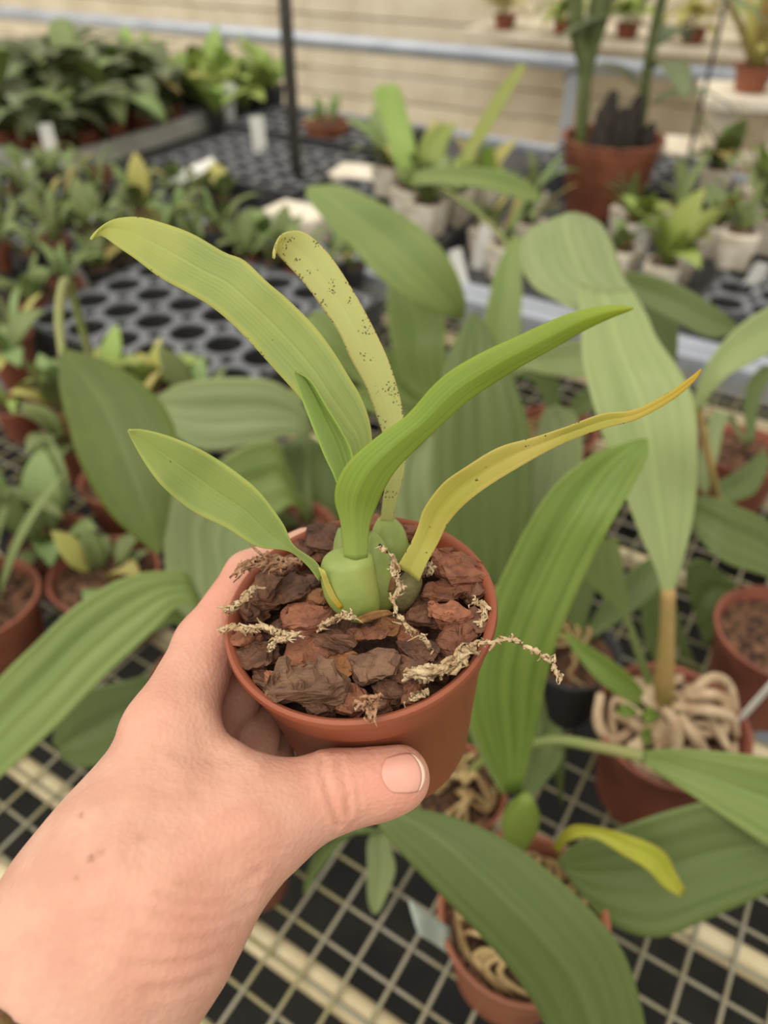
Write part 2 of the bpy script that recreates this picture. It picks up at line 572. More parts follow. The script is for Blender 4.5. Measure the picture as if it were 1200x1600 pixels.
def leaf_px(parent, st, material, fold=0.12, pleats=0, pleat_amp=0.012, thick=0.0009, n=34, m=15, rib_at=0.5, wave=0.0, name='leaf', curl=0.0):
    """st: stations (x1, y1, x2, y2, depth1[, depth2]) from base to tip: the two edges of the blade and how far each lies from the viewer."""
    E = []
    for s in st:
        d1 = s[4]
        d2 = s[5] if len(s) > 5 else s[4]
        E.append(tuple(pt(s[0], s[1], d1)) + tuple(pt(s[2], s[3], d2)))
    A = catmull(E, n)
    t = np.linspace(0, 1, m)
    G = A[:, None, :3] * (1 - t)[None, :, None] + A[:, None, 3:] * t[None, :, None]
    du = np.gradient(G, axis=1)
    dv = np.gradient(G, axis=0)
    N = np.cross(du, dv)
    N /= np.linalg.norm(N, axis=2)[:, :, None] + 1e-12
    toward = np.array(CAM) - G
    N *= np.sign((N * toward).sum(2))[:, :, None]
    w = np.linalg.norm(A[:, 3:] - A[:, :3], axis=1)[:, None]
    tri = np.where(t < rib_at, t / rib_at, (1 - t) / (1 - rib_at))
    prof = -fold * tri[None, :] + curl * (1 - (2 * t - 1) ** 2)[None, :]
    if pleats:
        prof = prof + pleat_amp * np.cos(2 * math.pi * pleats * t)[None, :] * np.sin(math.pi * np.clip(t, 0, 1))[None, :] ** 0.3
    s = np.linspace(0, 1, n)[:, None]
    if wave:
        prof = prof + wave * np.sin(s * 19 + 1) * (np.abs(2 * t - 1)[None, :] ** 3)
    G = G + N * (w * prof)[:, :, None]
    uvs = np.stack(np.broadcast_arrays(t[None, :], s), axis=2)
    off = np.array(parent.matrix_world.translation if parent.parent else parent.location)
    me = sheet_mesh(name, G - off[None, None, :], uvs, thick)
    return link(name, me, material, parent)


def tube_px(name, parent, pts, radii, material, seg=10, n=None):
    off = parent.location
    return link(name, tube_mesh(name, [pt(*p) - off for p in pts], radii, seg=seg, n=n), material, parent)


def pot_profile(R, H, taper=0.72, lip=0.0022, wall=0.0014, collar=0.22):
    """outer wall up to the lip, down the inside; z=0 at the foot, H at the rim."""
    rb = R * taper
    zc = H * (1 - collar)
    rc = rb + (R - lip - rb) * (1 - collar)
    return [(0.0, 0.0), (rb * 0.9, 0.0), (rb * 0.97, 0.001), (rb, 0.004), (rc - 0.0006, zc - 0.001), (rc + 0.0009, zc + 0.001),
            (R - lip, H - 0.0045), (R - lip * 0.3, H - 0.004), (R, H - 0.0026), (R - 0.0003, H - 0.0008), (R - lip * 0.6, H), (R - lip * 1.1, H - 0.0006),
            (R - lip - wall, H - 0.003), (rc - wall, zc), (rb - wall, 0.006), (0.0, 0.006)]


_pots = {}


def pot_mesh(R, H, material, taper=0.72):
    k = (round(R, 4), round(H, 4), material.name)
    if k not in _pots:
        me = lathe_mesh('pot', pot_profile(R, H, taper, lip=R * 0.05, wall=R * 0.03), 36)
        me.materials.append(material)
        _pots[k] = me
    return _pots[k]


def soil_mesh(R, rng, amp=0.006):
    verts, faces = [(0, 0, amp * 0.5)], []
    rings, seg = 6, 28
    for i in range(1, rings + 1):
        for k in range(seg):
            a = 2 * math.pi * k / seg
            r = R * i / rings
            verts.append((r * math.cos(a), r * math.sin(a), rng.uniform(-amp, amp) if i < rings else 0))
    for k in range(seg):
        faces.append((0, 1 + k, 1 + (k + 1) % seg))
    for i in range(rings - 1):
        for k in range(seg):
            k2 = (k + 1) % seg
            faces.append((1 + i * seg + k, 1 + (i + 1) * seg + k, 1 + (i + 1) * seg + k2, 1 + i * seg + k2))
    return mesh_from('soil', verts, faces)


def add_pot(root, R, H, material=M_TERRA2, soil=M_SOIL, loc=(0, 0, 0), fill=0.86, taper=0.72):
    p = link('pot', pot_mesh(R, H, material, taper), None, root)
    p.location = loc
    key = ('soil', round(R, 4))
    if key not in _pots:
        _pots[key] = soil_mesh(1.0, rnd, 0.13)
        _pots[key].materials.append(M_SOILU)
    s = link('soil', _pots[key], None, root)
    rr_ = R * (taper + (0.94 - taper) * fill) - R * 0.03
    s.scale = (rr_, rr_, rr_)
    s.location = Vector(loc) + Vector((0, 0, H * fill))
    return p


# generic leaf shapes for small plants: unit length, base at origin, growing along +x and bending
def unit_leaf(name, width, bend, fold=0.15, kind='strap', stalk=0.12, n=9, m=5):
    s = np.linspace(0, 1, n)
    ang = math.radians(72) - s * bend
    x = np.concatenate([[0], np.cumsum(np.cos(ang[:-1]))]) / (n - 1)
    z = np.concatenate([[0], np.cumsum(np.sin(ang[:-1]))]) / (n - 1)
    if kind == 'strap':
        w = np.clip(np.minimum(s / 0.3 + 0.3, 1) * np.sqrt(np.clip(1 - s ** 3, 0, 1)), 0.04, 1)
    else:
        ss = np.clip((s - stalk) / (1 - stalk), 0, 1)
        w = np.clip(np.sin(math.pi * ss ** 0.8) ** 0.8, 0.05, 1)
    t = np.linspace(-1, 1, m)
    G = np.zeros((n, m, 3))
    G[:, :, 0] = x[:, None] - np.sin(ang)[:, None] * 0 
    G[:, :, 1] = (w * width / 2)[:, None] * t[None, :]
    G[:, :, 2] = z[:, None] + (w * width * fold)[:, None] * np.abs(t)[None, :]
    uvs = np.stack(np.broadcast_arrays(((t + 1) / 2)[None, :], s[:, None]), axis=2)
    return sheet_mesh(name, G, uvs, 0.008)


LEAFS = {
    'strap': [unit_leaf('leaf', 0.15, b, kind='strap') for b in (0.5, 1.0, 1.6)],
    'oval': [unit_leaf('leaf', 0.42, b, kind='oval', fold=0.08) for b in (0.6, 1.2, 2.0)],
    'droop': [unit_leaf('leaf', 0.25, b, kind='oval', fold=0.05, stalk=0.3) for b in (1.6, 2.3, 2.8)],
}
_lm = {}


def small_plant(name, loc, label, cat, group, kind, lmat, count, length, potR=0.028, potH=0.05, pmat=M_BLACK, lift=0.0, seed=0, yellow=0.0, spread=1.0):
    r = random.Random(seed)
    if loc is None:
        return None
    root = empty(name, loc)
    tag(root, label, cat, group)
    z0 = lift
    if potR:
        add_pot(root, potR, potH, pmat, loc=(0, 0, lift))
        z0 = lift + potH * 0.86
    for i in range(count):
        me = r.choice(LEAFS[kind])
        mm = M_S_YEL if r.random() < yellow else lmat
        k = (me.name, mm.name)
        if k not in _lm:
            c = me.copy()
            c.materials.clear()
            c.materials.append(mm)
            _lm[k] = c
        o = link('leaf', _lm[k], None, root)
        L = length * r.uniform(0.6, 1.15)
        a = r.uniform(0, 2 * math.pi)
        o.scale = (L * spread, L, L)
        o.location = (math.cos(a) * potR * 0.3, math.sin(a) * potR * 0.3, z0)
        o.rotation_euler = (r.uniform(-0.15, 0.15), r.uniform(-0.35, 0.25), a)
    return root


# ------------------------------------------------------------------ plug trays with round cups
def cell_mesh(p, R, depth):
    seg = 16
    verts, faces = [], []
    sq, hole, bot = [], [], []
    for k in range(seg):
        a = 2 * math.pi * (k + 0.5) / seg
        c, s = math.cos(a), math.sin(a)
        q = (p / 2) / max(abs(c), abs(s))
        verts.append((c * q, s * q, 0))
    for k in range(seg):
        a = 2 * math.pi * (k + 0.5) / seg
        verts.append((math.cos(a) * R, math.sin(a) * R, 0))
    for k in range(seg):
        a = 2 * math.pi * (k + 0.5) / seg
        verts.append((math.cos(a) * R * 0.98, math.sin(a) * R * 0.98, -0.004))
    for k in range(seg):
        a = 2 * math.pi * (k + 0.5) / seg
        verts.append((math.cos(a) * R * 0.8, math.sin(a) * R * 0.8, -depth))
    for b in range(3):
        for k in range(seg):
            k2 = (k + 1) % seg
            faces.append((b * seg + k, b * seg + k2, (b + 1) * seg + k2, (b + 1) * seg + k))
    faces.append(tuple(3 * seg + k for k in range(seg)))
    me = bpy.data.meshes.new('cell')
    me.from_pydata(verts, [], faces)
    me.materials.append(M_TRAYGREY)
    me.materials.append(M_HOLE)
    for i, f in enumerate(me.polygons):
        f.material_index = 0 if i < 2 * seg else 1
        f.use_smooth = False
    return me


CELLS = {}
TRAYS, TAKEN = [], []
for (px_, py_, rz_, r_) in ((190, 745, .10, .055), (440, 830, .11, .065), (660, 640, .11, .065), (868, 668, .10, .06), (1165, 700, .10, .06), (330, 1060, .10, .06)):
    q_ = ptz(px_, py_, rz_)
    TAKEN.append((q_.x, q_.y, r_))
for (px_, py_, r_) in ((938, 330, .13), (700, 345, .07), (512, 236, .078), (470, 372, .085), (560, 300, .085), (466, 305, .036)):
    q_ = ptz(px_, py_, 0)
    TAKEN.append((q_.x, q_.y, r_))


def settle(p, r):
    """nearest free standing place on the benches: clear of other pots and of the rails, on top of a tray where there is one."""
    best = None
    for k in range(260):
        a, d = k * 2.4, 0.006 * math.sqrt(k) * 1.6
        q = Vector((p.x + math.cos(a) * d, p.y + math.sin(a) * d, 0))
        u, v = q.dot(BU), q.dot(BV)
        if 1.36 - r < v < 1.48 + r or v > 2.46 - r or u > 1.9 - r:
            continue
        if abs(u + 1.02) < 0.27 + r and abs(v - 0.98) < 0.22 + r:        # the empty tray stays empty
            continue
        if v < 2.2 and -2.9 < u < -2.06 + r and v > 1.47:
            continue
        if any((q.x - x) ** 2 + (q.y - y) ** 2 < (r + r2) ** 2 for x, y, r2 in TAKEN):
            continue
        best = q
        break
    if best is None:
        return None
    u, v = best.dot(BU), best.dot(BV)
    if any(abs(u - tu) < hl + r and abs(v - tv) < hw + r for tu, tv, hl, hw in TRAYS):
        best.z = 0.0556
    TAKEN.append((best.x, best.y, r))
    return best


def tray(u, v, nu, nv, pitch, label, rot=0.0, height=0.055):
    TRAYS.append((u, v, nu * pitch / 2 + 0.01, nv * pitch / 2 + 0.01))
    root = empty('pot_tray', buv(u, v, 0.0), BROT + rot)
    tag(root, label, 'tray', 'black moulded pot trays')
    k = round(pitch, 3)
    if k not in CELLS:
        CELLS[k] = cell_mesh(pitch, pitch * 0.42, height - 0.004)
    for i in range(nu):
        for j in range(nv):
            c = link('cell', CELLS[k], None, root)
            c.location = ((i - (nu - 1) / 2) * pitch, (j - (nv - 1) / 2) * pitch, height)
    L, W = nu * pitch, nv * pitch
    bm = bmesh.new()
    for (sx, sy, lx, ly) in ((0, 1, L + 0.02, 0.01), (0, -1, L + 0.02, 0.01), (1, 0, 0.01, W), (-1, 0, 0.01, W)):
        r = bmesh.ops.create_cube(bm, size=1)
        bmesh.ops.scale(bm, vec=(lx, ly, height), verts=r['verts'])
        bmesh.ops.translate(bm, vec=(sx * (L / 2 + 0.005), sy * (W / 2 + 0.005), height / 2), verts=r['verts'])
    bmesh.ops.remove_doubles(bm, verts=bm.verts, dist=0.0005)
    me = bpy.data.meshes.new('skirt')
    bm.to_mesh(me)
    bm.free()
    link('skirt', me, M_BLACK, root)
    return root


tray(-1.02, 0.98, 6, 5, 0.085, 'empty black tray of round holes behind the long pale held leaf')
tray(-1.55, 1.80, 7, 5, 0.072, 'black round-holed tray at the foot of the grey post')
tray(-1.62, 2.22, 8, 4, 0.072, 'far black round-holed tray under the small red pot')
tray(-1.62, 0.62, 5, 4, 0.085, 'black tray of seedlings at the far left of the mesh bench')
tray(-1.68, 1.10, 5, 4, 0.085, 'black tray of seedlings behind the other left-hand seedling tray')
tray(0.05, 2.05, 6, 4, 0.08, 'black tray holding white pots right of the big terracotta pot')
tray(-0.62, 2.31, 6, 4, 0.08, 'black tray between the lime strap leaves and the plank wall')
tray(0.02, 1.62, 6, 3, 0.08, 'black tray just behind the pale rail on the right')

tray(-1.02, 1.66, 6, 4, 0.072, 'black round-holed tray behind the pale rail below the white foam block')
tray(0.55, 1.66, 6, 4, 0.08, 'black tray behind the pale rail at the far right')
tray(0.55, 2.10, 6, 4, 0.08, 'black tray in front of the white shelf')

# seedlings: left-hand trays
sd = 100
SEED = dict(label='small green seedling in the black tray', cat='seedling', group='crowded seedlings in the left-hand trays')
for (cu, cv, nu, nv, p, where) in ((-1.62, 0.62, 5, 4, 0.085, 'nearer'), (-1.68, 1.10, 5, 4, 0.085, 'farther')):
    for i in range(nu):
        for j in range(nv):
            sd += 1
            r = random.Random(sd)
            q_ = buv(cu + (i - (nu - 1) / 2) * p, cv + (j - (nv - 1) / 2) * p)
            TAKEN.append((q_.x, q_.y, 0.03))
            small_plant('seedling', buv(cu + (i - (nu - 1) / 2) * p, cv + (j - (nv - 1) / 2) * p, 0.008), 'small green seedling in the %s black seedling tray' % where, SEED['cat'], 'seedlings in the %s left-hand tray' % where,
                        'strap' if r.random() < 0.55 else 'oval', M_S_GREEN if r.random() < 0.75 else M_S_LIME, r.randint(5, 8), r.uniform(0.06, 0.11), 0.03, 0.055, M_BLACK, seed=sd, yellow=0.04)
# loose seedlings in small terracotta pots nearer the left edge
LOOSE = [(40, 640), (110, 640), (30, 560), (100, 520), (180, 600), (60, 470), (150, 470), (15, 420), (250, 610), (210, 680), (150, 700), (330, 620)]
for i, (px, py) in enumerate(LOOSE):
    sd += 1
    small_plant('seedling', settle(ptz(px, py + 40, 0.0), 0.036), 'leafy seedling in a little terracotta pot on the mesh bench', 'seedling', 'loose seedlings in little terracotta pots',
                'oval' if i % 3 else 'strap', M_S_GREEN if i % 4 else M_S_LIME, 8, 0.10, 0.035, 0.06, M_TERRA2, seed=sd, yellow=0.1)
EDGE = [(45, 800, 'leafy seedling in a black pot level with the tip of the low held leaf', M_BLACK, 0.05), (120, 800, 'leafy seedling in a terracotta pot under the deep green hanging leaf', M_TERRA2, 0.05),
        (35, 950, 'long-leaved seedling in a large terracotta pot above the wide arching leaf', M_TERRA2, 0.065), (140, 910, 'bark-filled terracotta pot with a few yellowing leaves left of the hand', M_TERRA2, 0.062)]
for i, (px, py, lab, pm, R) in enumerate(EDGE):
    sd += 1
    small_plant('potted_seedling', settle(ptz(px, py + 50, 0.0), R), lab, 'potted plant', None, 'strap' if i in (0, 2) else 'oval', M_S_GREEN, 9, (0.15, 0.11, 0.15, 0.07)[i], R, R * 1.5, pm, seed=sd, yellow=0.3 if i == 3 else 0.05)

# far bench, left: crowd of dark oval-leaved plants in a pale trough, low lime plants behind
tr = empty('grey_trough', buv(-2.46, 1.83, 0.0), BROT)
tag(tr, 'pale grey trough whose edge runs below the dark-leaved plants', 'trough')
for nm, loc, dim in (('trough_side', (0.39, 0, 0.0275), (0.03, 0.70, 0.055)), ('trough_side', (-0.39, 0, 0.0275), (0.03, 0.70, 0.055)), ('trough_end', (0, 0.335, 0.0275), (0.75, 0.03, 0.055)), ('trough_end', (0, -0.335, 0.0275), (0.75, 0.03, 0.055)), ('trough_floor', (0, 0, 0.004), (0.75, 0.64, 0.008))):
    o = link(nm, box_mesh(nm, *dim, bevel=0.003), M_TROUGH, tr)
    o.location = loc
for i in range(35):
    sd += 1
    r = random.Random(sd)
    q_ = buv(-2.77 + (i % 7) * 0.103 + r.uniform(-0.008, 0.008), 1.56 + (i // 7) * 0.125 + r.uniform(-0.01, 0.01), 0.009)
    small_plant('dark_leaf_plant', q_, 'dark green oval-leaved plant in the pale grey trough', 'plant', 'dark-leaved plants in the grey trough',
                'droop', M_S_DARK if i % 4 else M_S_GREEN, r.randint(9, 12), r.uniform(0.24, 0.40), 0.04, 0.07, M_TERRA2, seed=sd, yellow=0.02, spread=0.8)
for i in range(26):
    sd += 1
    r = random.Random(sd)
    px, py = r.uniform(235, 445), r.uniform(166, 200)
    small_plant('lime_seedling', settle(ptz(px, py, 0.0), 0.035), 'low lime-green plant in the row left of the grey post', 'seedling', 'low lime-green plants by the grey post',
                'oval', M_S_LIME, 8, r.uniform(0.15, 0.22), 0.035, 0.06, M_BLACK, seed=sd)
for i in range(44):
    sd += 1
    r = random.Random(sd)
    px = r.uniform(-20, 345)
    py = r.uniform(300 if px < 110 else 335, 440)
    small_plant('seedling', settle(ptz(px, py, 0.0), 0.035), 'small seedling between the grey trough and the holed tray', 'seedling', 'mixed seedlings in front of the grey trough',
                'strap' if i % 2 else 'oval', M_S_GREEN, 8, r.uniform(0.07, 0.12), 0.035, 0.045, M_BLACK if i % 3 else M_TERRA2, seed=sd, yellow=0.06)

for i in range(12):
    sd += 1
    r = random.Random(sd)
    small_plant('seedling', settle(ptz(300 + i * 16 + r.uniform(-6, 6), r.uniform(415, 445), 0.0), 0.031), 'small seedling in front of the pale rail behind the holed tray', 'seedling', 'seedlings between the rail and the holed tray',
                'strap' if i % 3 else 'oval', M_S_GREEN, 8, r.uniform(0.08, 0.13), 0.03, 0.05, M_BLACK if i % 3 else M_TERRA2, seed=sd, yellow=0.05)

# named pots on the tray bench
small_plant('small_red_pot', ptz(512, 236, 0.0), 'small red pot with a short plant right of the grey post', 'potted plant', None, 'oval', M_S_GREEN, 5, 0.10, 0.075, 0.09, M_TERRA2, seed=501)
lp = small_plant('lime_orchid', ptz(700, 345, 0.0), 'terracotta pot with a tall upright lime-green strap leaf', 'potted plant', None, 'oval', M_S_LIME, 5, 0.16, 0.068, 0.10, M_TERRA2, seed=502)
leaf_px(lp, [(628, 285, 648, 283, 1.72), (612, 240, 650, 235, 1.70), (596, 185, 637, 180, 1.69), (582, 145, 626, 140, 1.68), (596, 132, 612, 130, 1.68)], M_S_LIME, fold=0.1, thick=0.002, n=16, m=7)
leaf_px(lp, [(715, 250, 730, 262, 1.75), (745, 195, 765, 205, 1.74), (778, 140, 797, 150, 1.73), (812, 98, 824, 104, 1.72)], M_S_LIME, fold=0.1, thick=0.002, n=16, m=7)
leaf_px(lp, [(650, 250, 690, 262, 1.74), (660, 215, 700, 225, 1.73), (690, 190, 715, 195, 1.72)], M_S_LIME, fold=0.1, thick=0.002, n=12, m=7)

# large pot of tall stems
bp = empty('tall_potted_plant', ptz(938, 330, 0.0))
tag(bp, 'large terracotta pot with dark stumps and tall leafy stems', 'potted plant')
add_pot(bp, 0.128, 0.185, M_TERRA2)
for (px, h, w) in ((-0.035, 0.12, 0.03), (0.03, 0.11, 0.026), (0.075, 0.05, 0.02), (-0.002, 0.085, 0.024)):
    link('stump', tube_mesh('stump', [(px, -0.02, 0.15), (px + 0.004, -0.02, 0.17 + h * 0.5), (px + 0.012, -0.02, 0.17 + h)], [w, w * 0.9, w * 0.35], seg=9, n=8, jitter=0.1, rng=rnd), M_DARKSTUMP, bp)
for pts, rad in (([(-0.078, 0, 0.15), (-0.085, 0, 0.24), (-0.10, 0, 0.34), (-0.14, 0, 0.46), (-0.21, 0, 0.95)], [0.013, 0.015, 0.016, 0.018, 0.02]), ([(-0.076, 0.02, 0.15), (-0.085, 0.02, 0.25), (-0.088, 0.02, 0.36), (-0.075, 0.02, 0.5), (-0.04, 0.02, 1.0)], [0.012, 0.014, 0.02, 0.028, 0.024]),
                 ([(0.07, 0.01, 0.15), (0.055, 0.01, 0.4), (0.08, 0.01, 0.9)], [0.012, 0.013, 0.01])):
    link('stem', tube_mesh('stem', pts, rad, seg=10), M_BULB_DARK, bp)
sl = unit_leaf('leaf', 0.22, 1.7, kind='oval', fold=0.08, n=10, m=5)
sl.materials.append(M_S_DARK)
for i in range(11):
    o = link('leaf', sl, None, bp)
    z = 0.235 + i * 0.04
    o.location = (0.058, 0.01, z)
    o.rotation_euler = (0, 0.45, i * 2.4)
    o.scale = (0.28, 0.34, 0.24)
for i in range(7):
    o = link('leaf', sl, None, bp)
    o.location = (-0.10, 0, 0.44 + i * 0.05)
    o.rotation_euler = (0, 0.1, i * 2.2)
    o.scale = (0.26, 0.22, 0.26)

# white-potted small plants, right of and below the large pot
WHITE = [(985, 395), (1050, 372), (1110, 400), (1165, 380), (1180, 432), (1130, 455), (1060, 440), (1010, 360), (1100, 345), (1165, 335), (960, 440), (760, 405), (740, 365), (800, 400), (610, 340), (640, 380), (580, 420), (825, 350), (1010, 455), (770, 440), (690, 420)]
wp_me = box_mesh('pot', 0.075, 0.075, 0.075, bevel=0.006, z0=0.0375)
for v_ in wp_me.vertices:
    k_ = 0.78 + 0.22 * v_.co.z / 0.075
    v_.co.x *= k_
    v_.co.y *= k_
wp_me.materials.append(M_WHITE)
for i, (px, py) in enumerate(WHITE):
    sd += 1
    r = random.Random(sd)
    root = small_plant('white_potted_seedling', settle(ptz(px, py, 0.0), 0.05), 'little plant in a white square pot behind the pale rail', 'potted plant', 'little plants in white square pots',
                       'strap' if i % 2 else 'oval', M_S_GREEN if i % 3 else M_S_LIME, 8, r.uniform(0.10, 0.17), 0, 0, seed=sd, lift=0.062, yellow=0.1)
    if root is None:
        continue
    o = link('pot', wp_me, None, root)
    o.rotation_euler = (0, 0, BROT + r.uniform(-0.3, 0.3))
    o = link('soil', soil_mesh(0.031, r, 0.004), M_SOIL, root)
    o.location = (0, 0, 0.0765)
# upright white name tags
TAGS = [(745, 420, 0.10, 0.03), (725, 455, 0.09, 0.028), (385, 178, 0.16, 0.035), (358, 205, 0.15, 0.04), (95, 290, 0.16, 0.04), (410, 262, 0.14, 0.04), (1000, 430, 0.12, 0.03), (130, 445, 0.1, 0.025), (50, 330, 0.13, 0.03), (160, 400, 0.1, 0.025), (1150, 480, 0.1, 0.03), (860, 420, 0.1, 0.03)]
tg = box_mesh('tag', 1, 0.002, 1, z0=0.5)
tg.materials.append(M_TAG)
for i, (px, py, h, w) in enumerate(TAGS):
    o = link('plant_tag', tg, None)
    o.location = ptz(px, py, 0.0)
    o.scale = (w, 1, h)
    o.rotation_euler = (rnd.uniform(-0.3, 0.1), rnd.uniform(-0.25, 0.25), rnd.uniform(-0.4, 0.4))
    tag(o, 'upright white name tag among the small background plants', 'plant tag', 'upright white name tags')
o = link('plant_tag', box_mesh('tag', 0.13, 0.045, 0.003, bevel=0.001), M_TAG)
o.location = ptz(302, 268, 0.085)
o.rotation_euler = (0.3, -0.25, 0.5)
tag(o, 'broad white tag leaning over the front of the holed tray by the trough', 'plant tag')

# white foam trough and pots at the upper right
fb = empty('foam_shelf', ptz(1200, 262, 0.0))
fb.rotation_euler = (0, 0, BROT * 0.4)
tag(fb, 'white shelf on squat white feet at the upper right', 'shelf')
o = link('shelf_board', box_mesh('shelf_board', 0.62, 0.26, 0.035, bevel=0.006), M_FOAM, fb)
o.location = (0.08, 0.1, 0.17)
o = link('lower_board', box_mesh('lower_board', 0.8, 0.2, 0.03, bevel=0.006), M_FOAM, fb)
o.location = (0.1, 0.1, 0.015)
foot = lathe_mesh('foot', [(0.0, 0.03), (0.035, 0.03), (0.05, 0.10), (0.05, 0.155), (0.0, 0.155)], 20)
for x in (-0.15, 0.02, 0.19, 0.34):
    o = link('foot', foot, M_FOAM, fb)
    o.location = (x, 0.06, 0)
for i, x in enumerate((-0.10, 0.05, 0.22)):
    sd += 1
    loc = fb.matrix_basis @ Vector((x, 0.08, 0.1885))
    r_ = small_plant('caned_orchid', loc, ('terracotta pot of bare canes at the near end of the white shelf', 'terracotta pot of leafy canes in the middle of the white shelf', 'terracotta pot of canes at the far end of the white shelf')[i],
                     'potted plant', None, 'strap', M_S_YEL if i != 1 else M_S_LIME, 8, 0.30, 0.06, 0.07, M_TERRA2, seed=sd)
    for k in range(4):
        a = k * 1.6 + i
        link('cane', tube_mesh('cane', [(0.01 * math.cos(a), 0.01 * math.sin(a), 0.06), (0.02 * math.cos(a), 0.02 * math.sin(a), 0.18), (0.05 * math.cos(a), 0.05 * math.sin(a), 0.34)], [0.007, 0.008, 0.005], seg=7), M_STEM_BR, r_)
# yellow-green foliage on a ledge along the far wall at the very top right
ledge_c = Vector((wall_c.x, wall_c.y, 0.0)) + wu * 1.6 - wv * 0.26
ledge = link('wall_ledge', box_mesh('wall_ledge', 2.6, 0.44, 0.03, bevel=0.004), M_PLANK)
ledge.location = Vector((ledge_c.x, ledge_c.y, 0.175))
ledge.rotation_euler = (0, 0, WALL_ROT)
structure(ledge)
for i in range(10):
    sd += 1
    r = random.Random(sd)
    c = ledge_c + wu * (-1.15 + i * 0.25) - wv * 0.13
    small_plant('yellow_orchid', Vector((c.x, c.y, 0.1905)), 'yellow-green plant on the ledge along the plank wall', 'plant', 'yellow-green plants on the wall ledge',
                'droop', M_S_YEL if i % 3 == 0 else M_S_LIME, 22, r.uniform(0.16, 0.22), 0.05, 0.05, M_TERRA2, seed=sd)
for i, (px, py, w, d, h) in enumerate(((470, 372, 0.16, 0.10, 0.07), (560, 300, 0.14, 0.12, 0.06))):
    o = link('foam_block', box_mesh('foam_block', w, d, h, bevel=0.008, z0=h / 2), M_FOAM)
    o.location = ptz(px, py, 0.0)
    o.rotation_euler = (0, 0, BROT + 0.2 * i)
    tag(o, ('creamy white foam block beside the tip of the yellowing held leaf', 'creamy white foam block between the red pot and the lime strap leaf')[i], 'foam block')

# ------------------------------------------------------------------ big-leaved potted orchids on the mesh bench
def orchid(loc, label, R, H, name='potted_orchid', pmat=M_TERRA2, fill=0.86):
    root = empty(name, loc)
    tag(root, label, 'potted plant', 'big-leaved potted orchids on the mesh bench')
    add_pot(root, R, H, pmat, fill=fill)
    return root


def bulb_mesh(h, r, ridges=5, lean=0.0):
    prof = []
    seg, n = 20, 12
    verts, faces = [], []
    for i in range(n + 1):
        s = i / n
        rr_ = r * (math.sin(math.pi * (0.12 + 0.80 * s)) ** 0.8) * (1.0 - 0.25 * s)
        for k in range(seg):
            a = 2 * math.pi * k / seg
            q = rr_ * (1 + 0.05 * math.cos(ridges * a))
            verts.append((q * math.cos(a) + lean * s * h, q * math.sin(a), h * s))
    for i in range(n):
        for k in range(seg):
            k2 = (k + 1) % seg
            faces.append((i * seg + k, i * seg + k2, (i + 1) * seg + k2, (i + 1) * seg + k))
    faces.append(tuple(range(seg))[::-1])
    faces.append(tuple(n * seg + k for k in range(seg)))
    return mesh_from('pseudobulb', verts, faces)


def roots_in(root, zc, R, count, material, thick=0.003, seed=1, spill=0.0):
    r = random.Random(seed)
    for i in range(count):
        a = r.uniform(0, 6.28)
        b = a + r.uniform(-0.9, 0.9)
        p = [(math.cos(a) * R * 0.15, math.sin(a) * R * 0.15, zc + 0.012), (math.cos(a + .3) * R * 0.45, math.sin(a + .3) * R * 0.45, zc + r.uniform(0.008, 0.02)),
             (math.cos(b) * R * 0.78, math.sin(b) * R * 0.78, zc + r.uniform(0.004, 0.014)), (math.cos(b + .5) * R * 0.86, math.sin(b + .5) * R * 0.86, zc - 0.004)]
        t = thick * r.uniform(0.7, 1.2)
        link('root', tube_mesh('root', p, [t, t, t, t * 0.7], seg=8, n=14), material, root)


def zpot(px, py, rimz):
    p = ptz(px, py, rimz)
    return Vector((p.x, p.y, 0.0))


# front plant, lower right of the held pot
P1 = orchid(zpot(818, 1425, 0.105), 'big orchid whose front pot sits lowest, one broad leaf crossing it', 0.064, 0.105)
roots_in(P1, 0.093, 0.060, 30, M_STRAW, 0.0022, 3)
bl = link('pseudobulb', bulb_mesh(0.07, 0.0155), M_BL_FRESH, P1)
bl.location = pt(806, 1318, 0.60) - P1.location
leaf_px(P1, [(792, 1240, 812, 1238, 0.565), (757, 1180, 838, 1140, 0.545), (733, 1110, 853, 1065, 0.525, 0.52), (735, 1030, 868, 1010, 0.51, 0.50), (758, 960, 895, 940, 0.495, 0.485), (787, 894, 927, 872, 0.485, 0.475), (827, 816, 962, 807, 0.475, 0.465),
             (870, 755, 990, 757, 0.47), (930, 709, 1012, 712, 0.47), (1000, 685, 1012, 686, 0.475)], M_BL_FRESH, fold=0.10, pleats=4, pleat_amp=0.022, thick=0.001)
leaf_px(P1, [(782, 1240, 805, 1240, 0.60), (745, 1170, 790, 1160, 0.60), (722, 1100, 780, 1060, 0.60), (722, 1060, 760, 1020, 0.60), (735, 1030, 745, 1020, 0.60)], M_BL_GREEN, fold=0.15, pleats=3, pleat_amp=0.03)
leaf_px(P1, [(812, 1235, 832, 1245, 0.62), (825, 1150, 872, 1200, 0.64), (838, 1110, 880, 1180, 0.65), (850, 1090, 875, 1230, 0.66), (872, 1240, 878, 1262, 0.67)], M_BL_DARK, fold=0.12, pleats=3, pleat_amp=0.03)
leaf_px(P1, [(1010, 1690, 880, 1680, 0.50), (1008, 1600, 850, 1600, 0.485), (980, 1500, 812, 1535, 0.47), (938, 1438, 760, 1472, 0.46), (880, 1380, 700, 1410, 0.455), (800, 1318, 642, 1350, 0.455), (720, 1280, 602, 1305, 0.46), (640, 1262, 585, 1278, 0.465), (590, 1266, 580, 1270, 0.47)],
        M_BL_DARK, fold=-0.10, pleats=5, pleat_amp=0.007, thick=0.001)
